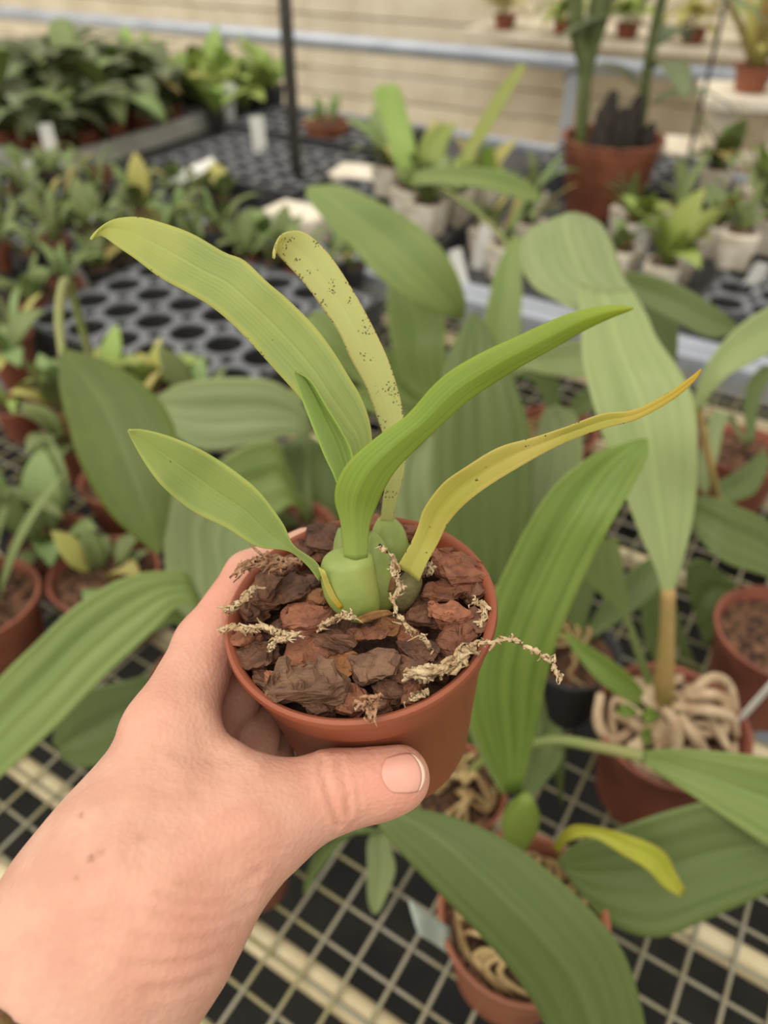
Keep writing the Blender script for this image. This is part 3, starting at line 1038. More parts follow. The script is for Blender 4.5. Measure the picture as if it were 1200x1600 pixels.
leaf_px(P1, [(868, 1345, 880, 1360, 0.58), (900, 1318, 925, 1420, 0.575), (960, 1296, 960, 1448, 0.57), (1040, 1268, 1030, 1465, 0.565), (1120, 1250, 1115, 1432, 0.565), (1200, 1255, 1205, 1394, 0.57), (1290, 1275, 1295, 1350, 0.58), (1350, 1300, 1352, 1310, 0.59)], M_BL_DARK, fold=0.08, pleats=5, pleat_amp=0.02)
leaf_px(P1, [(862, 1325, 872, 1335, 0.585), (885, 1294, 890, 1315, 0.55), (925, 1290, 930, 1310, 0.54), (985, 1306, 975, 1338, 0.535), (1035, 1328, 1010, 1358, 0.535), (1056, 1362, 1036, 1386, 0.54), (1072, 1392, 1062, 1402, 0.545)], M_BL_YEL, fold=0.15, wave=0.06, thick=0.0007)
leaf_px(P1, [(700, 1285, 690, 1300, 0.62), (610, 1290, 560, 1300, 0.63), (545, 1310, 500, 1325, 0.64), (500, 1360, 478, 1370, 0.65), (480, 1398, 474, 1398, 0.655)], M_BL_DARK, fold=0.15, pleats=3, pleat_amp=0.02)
leaf_px(P1, [(660, 1290, 640, 1285, 0.645), (612, 1310, 580, 1305, 0.655), (618, 1360, 574, 1355, 0.66), (600, 1410, 575, 1405, 0.665), (590, 1428, 582, 1428, 0.668)], M_BL_GREY, fold=0.15, pleats=3, pleat_amp=0.02)
tg1 = empty('plant_tag', pt(704, 1494, 0.575))
leaf_px(tg1, [(638, 1406, 654, 1460, 0.535), (668, 1426, 680, 1476, 0.548), (702, 1448, 708, 1496, 0.562)], M_TAGGREY, fold=0.0, n=6, m=5, thick=0.0014, name='tag_plate')
tag(tg1, 'grey translucent tag leaning out of the front pot over the mesh', 'plant tag')

# right-hand plant with tangled pale roots
P2 = orchid(zpot(1052, 1128, 0.115), 'big orchid with tangled pale roots spilling over its pot at the right', 0.068, 0.115)
roots_in(P2, 0.105, 0.066, 22, M_ROOT, 0.0042, 9)
for pts in ([(1010, 1120, .70), (960, 1158, .68), (935, 1130, .685), (938, 1085, .70)], [(1060, 1100, .68), (1110, 1060, .69), (1140, 1075, .70), (1150, 1130, .70)], [(1050, 1105, .67), (1100, 1110, .665), (1140, 1120, .67), (1150, 1150, .68)],
            [(1040, 1110, .665), (1055, 1130, .65), (1058, 1165, .65), (1052, 1180, .66)], [(1060, 1120, .66), (1085, 1150, .65), (1100, 1175, .655), (1105, 1190, .67)], [(1070, 1090, .68), (1110, 1085, .675), (1135, 1100, .675), (1130, 1150, .675)]):
    tube_px('root', P2, pts, [0.0045, 0.005, 0.005, 0.004], M_ROOT, n=16)
tube_px('stem', P2, [(1040, 1110, .70), (1038, 1060, .675), (1042, 990, .65), (1044, 920, .63)], [0.009, 0.0085, 0.0065, 0.006], M_STEM_BR)
leaf_px(P2, [(1036, 935, 1050, 932, 0.63), (1026, 894, 1063, 890, 0.625), (1000, 835, 1078, 835, 0.62), (975, 770, 1088, 775, 0.615), (945, 690, 1090, 700, 0.61, 0.60), (925, 625, 1085, 627, 0.61, 0.60), (911, 565, 1060, 575, 0.62, 0.61), (908, 520, 1028, 530, 0.64), (905, 480, 1010, 490, 0.66), (900, 440, 985, 450, 0.69)],
        M_BL_PALE, fold=0.12, pleats=4, pleat_amp=0.02)
leaf_px(P2, [(905, 490, 1015, 500, 0.70), (870, 470, 1000, 470, 0.72), (830, 445, 975, 430, 0.74), (810, 400, 958, 380, 0.76), (822, 362, 940, 350, 0.78), (870, 338, 915, 335, 0.80)], M_BL_GREY, fold=-0.12, pleats=3, pleat_amp=0.02)
leaf_px(P2, [(1018, 1096, 1022, 1110, 0.70), (985, 1055, 985, 1098, 0.70), (945, 1025, 940, 1068, 0.70), (905, 1000, 905, 1030, 0.705), (878, 985, 880, 992, 0.71)], M_BL_FRESH, fold=0.15, pleats=2, pleat_amp=0.02)
leaf_px(P2, [(1012, 1080, 1026, 1076, 0.71), (988, 1010, 1000, 1005, 0.72), (970, 958, 982, 955, 0.73), (930, 920, 980, 930, 0.74), (905, 880, 972, 880, 0.75), (925, 840, 965, 840, 0.76)], M_BL_DEEP, fold=0.12, pleats=2, pleat_amp=0.02)
for (x1, y1, x2, y2) in ((962, 1105, 995, 1120), (1000, 1110, 1030, 1130), (1000, 1140, 1020, 1165)):
    leaf_px(P2, [(x1, (y1 + y2) / 2 - 3, x1 + 3, (y1 + y2) / 2 + 3, 0.665), ((x1 + x2) / 2, y1 - 6, (x1 + x2) / 2, y2 + 2, 0.66), (x2, (y1 + y2) / 2 - 3, x2, (y1 + y2) / 2 + 3, 0.665)], M_BL_FRESH, n=10, m=7)
ts = link('plant_tag', box_mesh('tag', 0.012, 0.0015, 0.085, bevel=0.0004, z0=0.0425), M_TAG)
ts.location = pt(1142, 1140, 0.70)
ts.rotation_euler = (0.1, 0.18, 0.4)
tag(ts, 'narrow white tag stuck in the pot of tangled pale roots', 'plant tag')

# small rooty pot half hidden behind the thumb tip
P3 = orchid(zpot(712, 1228, 0.085), 'small pot of straw-coloured roots showing right behind the thumb tip', 0.045, 0.085)
roots_in(P3, 0.075, 0.043, 14, M_STRAW, 0.0022, 21)
tube_px('stem', P3, [(718, 1222, .70), (770, 1180, .66), (862, 1158, .615), (930, 1166, .60), (1005, 1182, .585)], [0.0045, 0.004, 0.0042, 0.0046, 0.005], M_STEM, n=30)
leaf_px(P3, [(1000, 1174, 1002, 1190, 0.585), (1040, 1170, 1045, 1220, 0.575), (1095, 1172, 1095, 1252, 0.565), (1160, 1178, 1155, 1292, 0.56), (1230, 1190, 1215, 1328, 0.56), (1320, 1230, 1300, 1345, 0.57), (1380, 1290, 1375, 1310, 0.58)], M_BL_GREEN, fold=0.10, pleats=5, pleat_amp=0.02)
leaf_px(P3, [(720, 1205, 735, 1205, 0.76), (700, 1120, 760, 1120, 0.74), (690, 1040, 760, 1040, 0.73), (700, 960, 740, 960, 0.73)], M_BL_DARK, fold=0.1, pleats=3)

# plant right behind the held pot: tall dark pleated leaf and its pale neighbours
P4 = orchid(zpot(760, 985, 0.11), 'big orchid with a tall dark pleated leaf rising right behind the held pot', 0.065, 0.11)
leaf_px(P4, [(752, 1010, 775, 1010, 0.86), (715, 930, 800, 930, 0.84), (688, 850, 825, 840, 0.82), (677, 760, 832, 740, 0.80), (680, 650, 825, 660, 0.79), (697, 565, 800, 590, 0.79), (722, 510, 770, 525, 0.80), (738, 488, 746, 490, 0.81)], M_BL_DARK, fold=0.05, pleats=5, pleat_amp=0.03)
leaf_px(P4, [(740, 990, 765, 990, 0.90), (640, 900, 720, 850, 0.89), (610, 800, 690, 740, 0.88), (625, 720, 685, 680, 0.88), (655, 690, 680, 672, 0.88)], M_BL_GREY, fold=0.1, pleats=4, pleat_amp=0.02)
leaf_px(P4, [(780, 1000, 800, 1000, 0.90), (815, 880, 880, 850, 0.88), (830, 760, 910, 720, 0.86), (835, 690, 900, 650, 0.86), (850, 640, 870, 632, 0.86)], M_BL_GREY, fold=0.12, pleats=4, pleat_amp=0.03)
leaf_px(P4, [(770, 990, 790, 990, 0.92), (720, 800, 780, 760, 0.93), (740, 640, 800, 620, 0.92), (800, 565, 815, 580, 0.90), (860, 540, 860, 586, 0.89), (930, 530, 925, 588, 0.89), (985, 548, 985, 580, 0.89), (1030, 568, 1032, 572, 0.90)], M_BL_PALE, fold=0.12, pleats=2)

# plant left behind the held pot: broad greyish leaves
P5 = orchid(zpot(440, 830, 0.11), 'big orchid with broad grey-green leaves spreading left behind the held pot', 0.065, 0.11)
leaf_px(P5, [(470, 800, 490, 815, 0.93), (485, 690, 480, 720, 0.90), (478, 640, 465, 680, 0.88), (430, 597, 400, 695, 0.86), (350, 590, 330, 705, 0.85), (280, 600, 285, 690, 0.85), (245, 620, 250, 650, 0.86)], M_BL_GREY, fold=0.08, pleats=4, pleat_amp=0.02)
leaf_px(P5, [(470, 810, 490, 825, 0.92), (440, 700, 460, 790, 0.86), (400, 690, 420, 810, 0.84), (345, 720, 370, 800, 0.83), (300, 760, 320, 790, 0.84)], M_BL_GREEN, fold=0.1, pleats=3, pleat_amp=0.02)
leaf_px(P5, [(480, 830, 460, 850, 0.94), (430, 790, 330, 780, 0.86), (400, 860, 262, 775, 0.80), (410, 940, 256, 850, 0.76), (400, 1010, 270, 950, 0.74), (370, 1060, 310, 1040, 0.74)], M_BL_GREY, fold=0.06, pleats=5, pleat_amp=0.03)
leaf_px(P5, [(500, 850, 520, 850, 0.96), (425, 800, 540, 780, 0.95), (420, 740, 530, 720, 0.95), (440, 700, 500, 690, 0.95), (465, 680, 480, 678, 0.96)], M_BL_DARK, fold=0.1, pleats=3)

# upper middle plant with a big leaf leaning left
P6 = orchid(zpot(660, 640, 0.11), 'big orchid with one broad smooth leaf leaning left above the rest', 0.065, 0.11)
leaf_px(P6, [(725, 500, 712, 500, 1.03), (728, 470, 690, 492, 1.01), (715, 428, 640, 470, 0.99), (690, 388, 590, 432, 0.98), (650, 350, 550, 387, 0.98), (590, 314, 508, 345, 0.98), (532, 290, 482, 312, 0.99), (482, 290, 477, 297, 1.0)], M_BL_GREEN, fold=0.08, thick=0.0012)
leaf_px(P6, [(690, 640, 710, 640, 1.12), (630, 600, 700, 600, 1.10), (612, 540, 696, 545, 1.08), (605, 480, 690, 490, 1.08), (606, 440, 650, 450, 1.09)], M_BL_GREEN, fold=0.12, pleats=2)
leaf_px(P6, [(660, 660, 680, 650, 1.12), (560, 600, 640, 575, 1.10), (500, 545, 560, 520, 1.08), (470, 500, 500, 482, 1.08)], M_BL_GREEN, fold=0.1, pleats=3)
leaf_px(P6, [(680, 650, 700, 660, 1.12), (740, 560, 800, 560, 1.10), (760, 480, 815, 480, 1.10), (775, 420, 815, 410, 1.11), (800, 370, 812, 368, 1.13)], M_BL_GREEN, fold=0.1, pleats=2)
leaf_px(P6, [(690, 650, 690, 665, 1.12), (610, 620, 600, 650, 1.06), (520, 600, 530, 630, 1.03), (440, 610, 450, 625, 1.02)], M_BL_GREEN, fold=0.1, pleats=2)
leaf_px(P6, [(648, 268, 640, 290, 1.25), (700, 260, 700, 288, 1.24), (760, 262, 770, 298, 1.24), (820, 282, 815, 312, 1.25), (850, 310, 846, 316, 1.26)], M_BL_GREEN, fold=0.1)
tube_px('stem', P6, [(735, 640, 1.16), (780, 480, 1.2), (790, 380, 1.24), (700, 300, 1.25), (650, 280, 1.25)], [0.004] * 5, M_STEM)

# right-hand edge plants
P7 = orchid(zpot(1165, 700, 0.10), 'big orchid at the right edge with one leaf bending down like a strap', 0.06, 0.10)
leaf_px(P7, [(1150, 520, 1155, 510, 0.86), (1110, 528, 1112, 475, 0.86), (1050, 500, 1050, 440, 0.87), (990, 470, 990, 425, 0.89), (950, 445, 952, 430, 0.91)], M_BL_DARK, fold=0.1)
leaf_px(P7, [(1085, 640, 1100, 640, 0.80), (1090, 600, 1110, 618, 0.79), (1118, 548, 1135, 590, 0.78), (1160, 505, 1172, 568, 0.78), (1205, 478, 1215, 545, 0.79), (1270, 455, 1275, 500, 0.81), (1310, 460, 1312, 470, 0.82)], M_BL_PALE, fold=0.1, pleats=2)
leaf_px(P7, [(1010, 470, 1060, 480, 0.93), (1015, 510, 1060, 520, 0.93), (1035, 560, 1058, 560, 0.93), (1050, 600, 1055, 600, 0.94)], M_BL_DARK, fold=0.1)
tube_px('stem', P7, [(1090, 625, .80), (1102, 690, .83), (1118, 760, .87), (1138, 830, .93)], [0.0035, 0.004, 0.004, 0.004], M_STEM_BR, n=24)
leaf_px(P7, [(1160, 690, 1172, 695, 0.92), (1120, 640, 1140, 650, 0.9), (1095, 700, 1120, 720, 0.88), (1090, 760, 1105, 775, 0.88)], M_BL_GREY, fold=0.1)
leaf_px(P7, [(1165, 690, 1178, 690, 0.92), (1165, 610, 1190, 615, 0.92), (1195, 570, 1215, 590, 0.92), (1230, 590, 1238, 600, 0.92)], M_BL_DARK, fold=0.1)
P8 = orchid(zpot(1222, 985, 0.11), 'big orchid whose pot stands at the right edge behind the brown stalk', 0.065, 0.11)
leaf_px(P8, [(1230, 930, 1240, 940, 0.84), (1215, 830, 1205, 905, 0.80), (1150, 790, 1135, 880, 0.79), (1100, 775, 1095, 845, 0.80), (1070, 780, 1072, 805, 0.82)], M_BL_DARK, fold=0.1, pleats=4, pleat_amp=0.02)
leaf_px(P8, [(1190, 950, 1200, 960, 0.88), (1110, 880, 1160, 960, 0.87), (1075, 880, 1130, 990, 0.87), (1070, 920, 1100, 1010, 0.88)], M_BL_DARK, fold=0.1, pleats=3)
leaf_px(P8, [(1160, 990, 1170, 1000, 0.90), (1060, 1060, 1110, 1075, 0.90), (1010, 1010, 1060, 960, 0.90), (1000, 930, 1050, 900, 0.90)], M_BL_DARK, fold=0.1, pleats=3)
leaf_px(P8, [(1195, 700, 1205, 720, 0.98), (1160, 730, 1180, 770, 0.96), (1110, 760, 1130, 790, 0.96)], M_BL_DARK, fold=0.1)

P12 = orchid(zpot(868, 668, 0.10), 'orchid in a bark-filled pot seen between the dark pleated leaf and the palest leaf', 0.06, 0.10)
roots_in(P12, 0.088, 0.055, 16, M_STRAW, 0.0025, 33)
leaf_px(P12, [(862, 660, 875, 655, 1.06), (835, 600, 870, 590, 1.04), (800, 590, 820, 570, 1.03), (770, 600, 775, 595, 1.03)], M_BL_DARK, fold=0.1, pleats=2)
leaf_px(P12, [(870, 670, 885, 670, 1.04), (835, 690, 890, 700, 1.0), (850, 750, 905, 740, 0.97), (880, 800, 920, 790, 0.96), (905, 830, 912, 828, 0.96)], M_BL_DEEP, fold=0.1, pleats=2)
leaf_px(P12, [(860, 665, 870, 675, 1.05), (845, 720, 850, 760, 1.0), (860, 790, 830, 840, 0.97), (850, 860, 830, 870, 0.96)], M_BL_DARK, fold=0.1, pleats=2)
leaf_px(P12, [(880, 650, 890, 660, 1.06), (910, 610, 930, 640, 1.05), (960, 600, 960, 640, 1.05), (1010, 620, 1008, 630, 1.06)], M_BL_DARK, fold=0.1, pleats=2)
P13 = empty('potted_seedling', zpot(895, 1015, 0.09))
tag(P13, 'black pot in the dark gap right of the arching moss strand', 'potted plant')
add_pot(P13, 0.05, 0.09, M_BLACK)
roots_in(P13, 0.08, 0.044, 8, M_STRAW, 0.0022, 41)
leaf_px(P13, [(900, 1000, 908, 1000, 0.80), (880, 930, 930, 925, 0.79), (900, 860, 945, 870, 0.79), (935, 830, 942, 830, 0.80)], M_BL_DARK, fold=0.12, pleats=2)
leaf_px(P13, [(905, 1000, 915, 1005, 0.80), (950, 930, 985, 960, 0.80), (1000, 880, 1030, 920, 0.80), (1050, 860, 1055, 872, 0.81)], M_BL_DARK, fold=0.12, pleats=2)
# left: deep green hanging leaf
P9 = orchid(zpot(190, 745, 0.10), 'orchid with one deep green oval leaf hanging down at the left', 0.055, 0.10)
tube_px('stem', P9, [(185, 740, .98), (130, 520, .85), (104, 440, .78), (92, 490, .735), (98, 560, .715)], [0.004, 0.0042, 0.0045, 0.0045, 0.004], M_STEM, n=30)
leaf_px(P9, [(96, 550, 104, 545, 0.715), (92, 600, 160, 562, 0.70), (105, 660, 225, 600, 0.685), (125, 725, 268, 655, 0.67), (165, 795, 276, 705, 0.66), (205, 835, 268, 780, 0.655), (235, 858, 258, 835, 0.655), (248, 868, 252, 864, 0.655)], M_BL_DEEP, fold=-0.08, curl=0.06, thick=0.0012)
# left: wide arching leaf in front, dark leaf beneath
P10 = orchid(zpot(330, 1060, 0.10), 'big orchid with a wide arching leaf sweeping out to the left of the hand', 0.06, 0.10)
leaf_px(P10, [(330, 1010, 345, 1025, 0.74), (300, 905, 320, 960, 0.68), (262, 892, 280, 948, 0.66), (195, 902, 238, 988, 0.645), (120, 945, 160, 1060, 0.63), (55, 1005, 85, 1138, 0.62), (-10, 1070, 0, 1215, 0.62), (-80, 1170, -60, 1270, 0.63), (-120, 1260, -110, 1275, 0.64)], M_BL_GREEN, fold=0.08, pleats=4, pleat_amp=0.03)
leaf_px(P10, [(320, 1020, 330, 1030, 0.75), (275, 950, 285, 975, 0.70), (205, 968, 225, 995, 0.68), (140, 985, 160, 1025, 0.67), (120, 1000, 128, 1012, 0.67)], M_BL_GREEN, fold=0.1, pleats=2)
leaf_px(P10, [(310, 1030, 325, 1040, 0.78), (210, 1060, 260, 1120, 0.76), (130, 1080, 200, 1180, 0.75), (90, 1120, 130, 1200, 0.75), (82, 1160, 95, 1185, 0.76)], M_BL_DARK, fold=0.1, pleats=3)
# pot hidden behind the wrist
P11 = empty('potted_seedling', zpot(392, 1322, 0.07))
tag(P11, 'terracotta pot peeping out behind the base of the thumb', 'potted plant')
add_pot(P11, 0.036, 0.07)

# ------------------------------------------------------------------ the held pot
POT_R, POT_H = 0.0452, 0.076
ZP = (Z + RX * -0.11 + Vector((0, -0.02, 0))).normalized()
XP = (RX - ZP * RX.dot(ZP)).normalized()
YP = ZP.cross(XP)
RIM_C = pt(561, 946, 0.253)
POT_M = Matrix((XP, YP, ZP)).transposed().to_4x4()
POT_M.translation = RIM_C - ZP * POT_H
held = empty('potted_orchid')
held.matrix_world = POT_M
tag(held, 'small orchid with yellowing strap leaves in the terracotta-coloured pot held in the hand', 'potted plant')
bpy.context.view_layer.update()
POT_I = POT_M.inverted()
PROF = pot_profile(POT_R, POT_H, 0.73, lip=0.0022, wall=0.0013, collar=0.2)
link('pot', lathe_mesh('pot', PROF, 96), M_TERRA, held)
s_ = link('soil', soil_mesh(POT_R - 0.006, rnd, 0.002), M_SOIL, held)
s_.location = (0, 0, POT_H - 0.013)


class _P:                                        # builds parts of the held plant in pot space
    pass


def adopt(o):
    """o's mesh is in world space (parent offset zero): bring it into the pot's frame."""
    o.data.transform(POT_I)
    return o


W0 = empty('tmp_origin')


def held_leaf(st, material, **kw):
    o = leaf_px(W0, st, material, **kw)
    o.parent = held
    return adopt(o)


# blades, base to tip: (edge a, edge b, distance)
held_leaf([(548, 850, 572, 850, .262), (548, 780, 580, 770, .258), (546, 712, 581, 680, .256), (520, 687, 567, 627, .255), (492, 655, 543, 585, .254), (469, 622, 520, 548, .2535), (427, 575, 490, 508, .253), (389, 533, 450, 468, .252), (357, 501, 417, 440, .251), (324, 475, 382, 407, .250, .252),
           (287, 454, 350, 394, .249, .252), (249, 433, 300, 365, .248, .251), (212, 405, 250, 347, .247, .25), (184, 386, 215, 339, .246, .249), (161, 370, 180, 342, .245, .247), (148, 373, 158, 354, .243, .244), (142, 375, 144, 371, .241)],
          M_L1, fold=0.10, curl=0.03, n=60, m=17)
held_leaf([(594, 818, 614, 818, .274), (598, 780, 618, 790, .272), (603, 748, 630, 745, .270), (603, 700, 635, 700, .268), (590, 655, 630, 645, .267), (571, 603, 620, 603, .266), (548, 561, 606, 561, .265), (529, 519, 585, 515, .264), (501, 477, 557, 463, .263), (473, 440, 525, 412, .262), (448, 413, 497, 379, .261), (436, 400, 470, 361, .259), (430, 395, 444, 364, .256), (428, 404, 432, 378, .253), (427, 405, 428, 402, .252)],
          M_L2, fold=0.08, curl=0.03, n=56, m=17, wave=0.012)
held_leaf([(540, 850, 556, 850, .250), (534, 800, 556, 790, .247), (525, 753, 555, 745, .244), (506, 711, 550, 706, .243), (487, 664, 534, 673, .242), (469, 617, 511, 636, .2415), (460, 590, 487, 597, .241), (459, 580, 464, 581, .2405)],
          M_L3, fold=0.42, rib_at=0.72, n=40, m=17)
held_leaf([(538, 872, 574, 872, .243), (535, 840, 576, 840, .241), (531, 812, 579, 815, .239), (523, 782, 589, 790, .237), (527, 752, 600, 765, .234), (546, 720, 620, 733, .231), (588, 683, 655, 697, .228), (634, 650, 690, 664, .225), (676, 603, 735, 624, .221), (710, 575, 775, 597, .218), (758, 548, 815, 572, .214), (800, 529, 851, 552, .211), (845, 508, 890, 530, .208), (888, 490, 920, 513, .205), (935, 479, 955, 497, .202), (970, 477, 978, 488, .200), (988, 480, 990, 483, .199)],
          M_L4, fold=-0.16, curl=0.0, n=60, m=17)
held_leaf([(620, 886, 655, 908, .250), (640, 852, 667, 880, .247), (652, 825, 685, 848, .245), (662, 795, 700, 818, .243), (691, 756, 727, 787, .240), (727, 730, 765, 758, .237), (779, 699, 815, 728, .234), (836, 683, 868, 699, .232), (882, 668, 920, 677, .230), (939, 647, 955, 666, .228), (991, 640, 996, 655, .225), (1043, 614, 1048, 627, .223), (1080, 588, 1083, 598, .221), (1095, 576, 1097, 579, .220)],
          M_L5, fold=0.14, n=60, m=15, wave=0.04, thick=0.001)
held_leaf([(498, 908, 508, 898, .243), (482, 886, 492, 876, .241), (459, 866, 466, 858, .239), (440, 859, 455, 846, .238), (408, 856, 445, 823, .237), (380, 842, 430, 800, .236), (352, 824, 405, 768, .235), (310, 804, 380, 746, .234), (277, 781, 345, 721, .233), (249, 755, 305, 698, .231), (225, 722, 260, 680, .230), (207, 690, 222, 671, .229), (199, 673, 202, 671, .228)],
          M_L6, fold=0.16, rib_at=0.45, n=56, m=17)


def px_blob(name, rows, m, flat=0.8, dz=0.0):
    """egg-like bulb from rows (x_left, x_right, y, depth): elliptical sections."""
    seg = 24
    A = catmull(rows, 22)
    verts, faces = [], []
    for (xl, xr, y, d) in A:
        c = pt((xl + xr) / 2, y, d)
        r = (xr - xl) / 2 / 1200 * d
        for k in range(seg):
            a = 2 * math.pi * k / seg
            verts.append(c + RX * (r * math.cos(a)) + (YP * 0.9 - ZP * 0.0) * (r * flat * math.sin(a)))
    n = len(A)
    for i in range(n - 1):
        for k in range(seg):
            k2 = (k + 1) % seg
            faces.append((i * seg + k, i * seg + k2, (i + 1) * seg + k2, (i + 1) * seg + k))
    faces.append(tuple(range(seg))[::-1])
    faces.append(tuple((n - 1) * seg + k for k in range(seg)))
    o = link(name, mesh_from(name, verts, faces), m, held)
    return adopt(o)


px_blob('pseudobulb', [(537, 575, 864, .244), (510, 582, 871, .2443), (501, 586, 884, .2453), (502, 590, 912, .247), (512, 594, 938, .249), (532, 592, 956, .251), (550, 580, 966, .252)], M_BULB)
px_blob('pseudobulb', [(577, 587, 832, .262), (567, 602, 850, .262), (560, 612, 875, .262), (562, 622, 905, .262), (570, 622, 935, .263), (580, 612, 950, .264)], M_BULB)
px_blob('pseudobulb', [(590, 618, 812, .274), (583, 630, 825, .274), (578, 637, 843, .274), (580, 640, 862, .275), (590, 634, 885, .276)], M_BULB)
px_blob('pseudobulb', [(528, 536, 826, .262), (522, 545, 845, .262), (520, 550, 870, .262), (525, 550, 890, .262)], M_BULB)
px_blob('old_pseudobulb', [(632, 655, 896, .254), (622, 660, 908, .255), (614, 656, 925, .256), (614, 646, 942, .257), (622, 636, 954, .258)], M_OLDBULB)
for st in ([(556, 966, 562, 974, .243), (580, 956, 585, 968, .241), (604, 953, 606, 962, .241), (614, 958, 615, 960, .242)], [(497, 886, 508, 893, .240), (506, 912, 514, 908, .241), (516, 935, 524, 930, .242), (530, 952, 536, 948, .243)]):
    o = leaf_px(W0, st, M_SHEATH if st[0][0] > 540 else M_L5, fold=0.2, n=18, m=7, thick=0.0006, name='sheath')
    o.parent = held
    adopt(o)
o = leaf_px(W0, [(618, 880, 626, 884, .2485), (610, 905, 620, 905, .249), (606, 925, 614, 925, .250)], M_SHEATH, fold=0.2, n=12, m=5, thick=0.0006, name='sheath')
o.parent = held
adopt(o)

# ------------------------------------------------------------------ bark chips lying in the pot
def bark_mat(name, a, b, c):
    m, nt, p = new_mat(name)
    tc = nd(nt, 'ShaderNodeTexCoord')
    n1 = nd(nt, 'ShaderNodeTexNoise')
    n1.inputs['Scale'].default_value = 170
    n1.inputs['Detail'].default_value = 9
    nt.links.new(tc.outputs['Object'], n1.inputs['Vector'])
    mp = nd(nt, 'ShaderNodeMapping')
    mp.inputs['Scale'].default_value = (120, 260, 900)
    nt.links.new(tc.outputs['Object'], mp.inputs['Vector'])
    n2 = nd(nt, 'ShaderNodeTexNoise')
    n2.inputs['Scale'].default_value = 1.0
    n2.inputs['Detail'].default_value = 4
    nt.links.new(mp.outputs[0], n2.inputs['Vector'])
    oi = nd(nt, 'ShaderNodeObjectInfo')
    col = mixc(nt, smooth_range(nt, n1.outputs['Fac'], 0.35, 0.65), a, b)
    col = mixc(nt, mth(nt, 'MULTIPLY', smooth_range(nt, n2.outputs['Fac'], 0.5, 0.75), 0.6), col, c)
    hs = nd(nt, 'ShaderNodeHueSaturation')
    v = mth(nt, 'MULTIPLY_ADD', oi.outputs['Random'], 0.5)
    v.node.inputs[2].default_value = 0.75
    nt.links.new(v, hs.inputs['Value'])
    nt.links.new(col, hs.inputs['Color'])
    nt.links.new(hs.outputs['Color'], p.inputs['Base Color'])
    p.inputs['Roughness'].default_value = 0.62
    p.inputs['Specular IOR Level'].default_value = 0.35
    ad = mth(nt, 'ADD', n1.outputs['Fac'], n2.outputs['Fac'])
    b_ = nd(nt, 'ShaderNodeBump')
    b_.inputs['Strength'].default_value = 0.9
    b_.inputs['Distance'].default_value = 0.002
    nt.links.new(ad, b_.inputs['Height'])
    nt.links.new(b_.outputs['Normal'], p.inputs['Normal'])
    return m


BK_RED = bark_mat('bark_red', lin(142, 90, 64), lin(112, 68, 48), lin(160, 108, 80))
BK_DARK = bark_mat('bark_dark', lin(116, 78, 56), lin(84, 56, 42), lin(138, 98, 72))
BK_GREY = bark_mat('bark_grey', lin(132, 98, 74), lin(106, 76, 58), lin(150, 114, 88))
BK_OR = bark_mat('bark_orange', lin(150, 102, 62), lin(124, 80, 50), lin(160, 112, 76))


def chip_mesh(l, w, h, r):
    bm = bmesh.new()
    for i in range(15):
        a = r.uniform(0, 6.28)
        q = r.uniform(0.75, 1.0)
        top = r.random() < 0.55
        bm.verts.new((math.cos(a) * l / 2 * q, math.sin(a) * w / 2 * q, (h / 2 if top else -h / 2) * r.uniform(0.55, 1.0)))
    res = bmesh.ops.convex_hull(bm, input=bm.verts)
    bmesh.ops.delete(bm, geom=[e for e in res['geom_interior'] if isinstance(e, bmesh.types.BMVert)], context='VERTS')
    bmesh.ops.delete(bm, geom=[v for v in bm.verts if not v.link_faces], context='VERTS')
    bmesh.ops.subdivide_edges(bm, edges=list(bm.edges), cuts=5, use_grid_fill=True)
    bmesh.ops.triangulate(bm, faces=list(bm.faces))
    from mathutils import noise
    sd_ = Vector((r.uniform(0, 50), r.uniform(0, 50), r.uniform(0, 50)))
    bm.normal_update()
    for v in bm.verts:
        q = Vector((v.co.x / l * 3, v.co.y / l * 3, v.co.z / l * 9)) + sd_
        k = noise.noise(q) * 0.09 + noise.noise(q * 2.7) * 0.05 + noise.noise(q * 6.5) * 0.028 + noise.noise(q * 14) * 0.014
        ridge = 0.035 * math.copysign(1, noise.noise(Vector((v.co.x / l * 2.5, v.co.y / l * 2.5, 0)) + sd_))      # flaky steps
        v.co += v.normal * l * k * 0.8 + Vector((0, 0, ridge * l * (1 if v.co.z > 0 else 0)))
    me = bpy.data.meshes.new('bark_chip')
    bm.to_mesh(me)
    bm.free()
    me.polygons.foreach_set('use_smooth', [True] * len(me.polygons))
    me.set_sharp_from_angle(angle=math.radians(28))
    return me


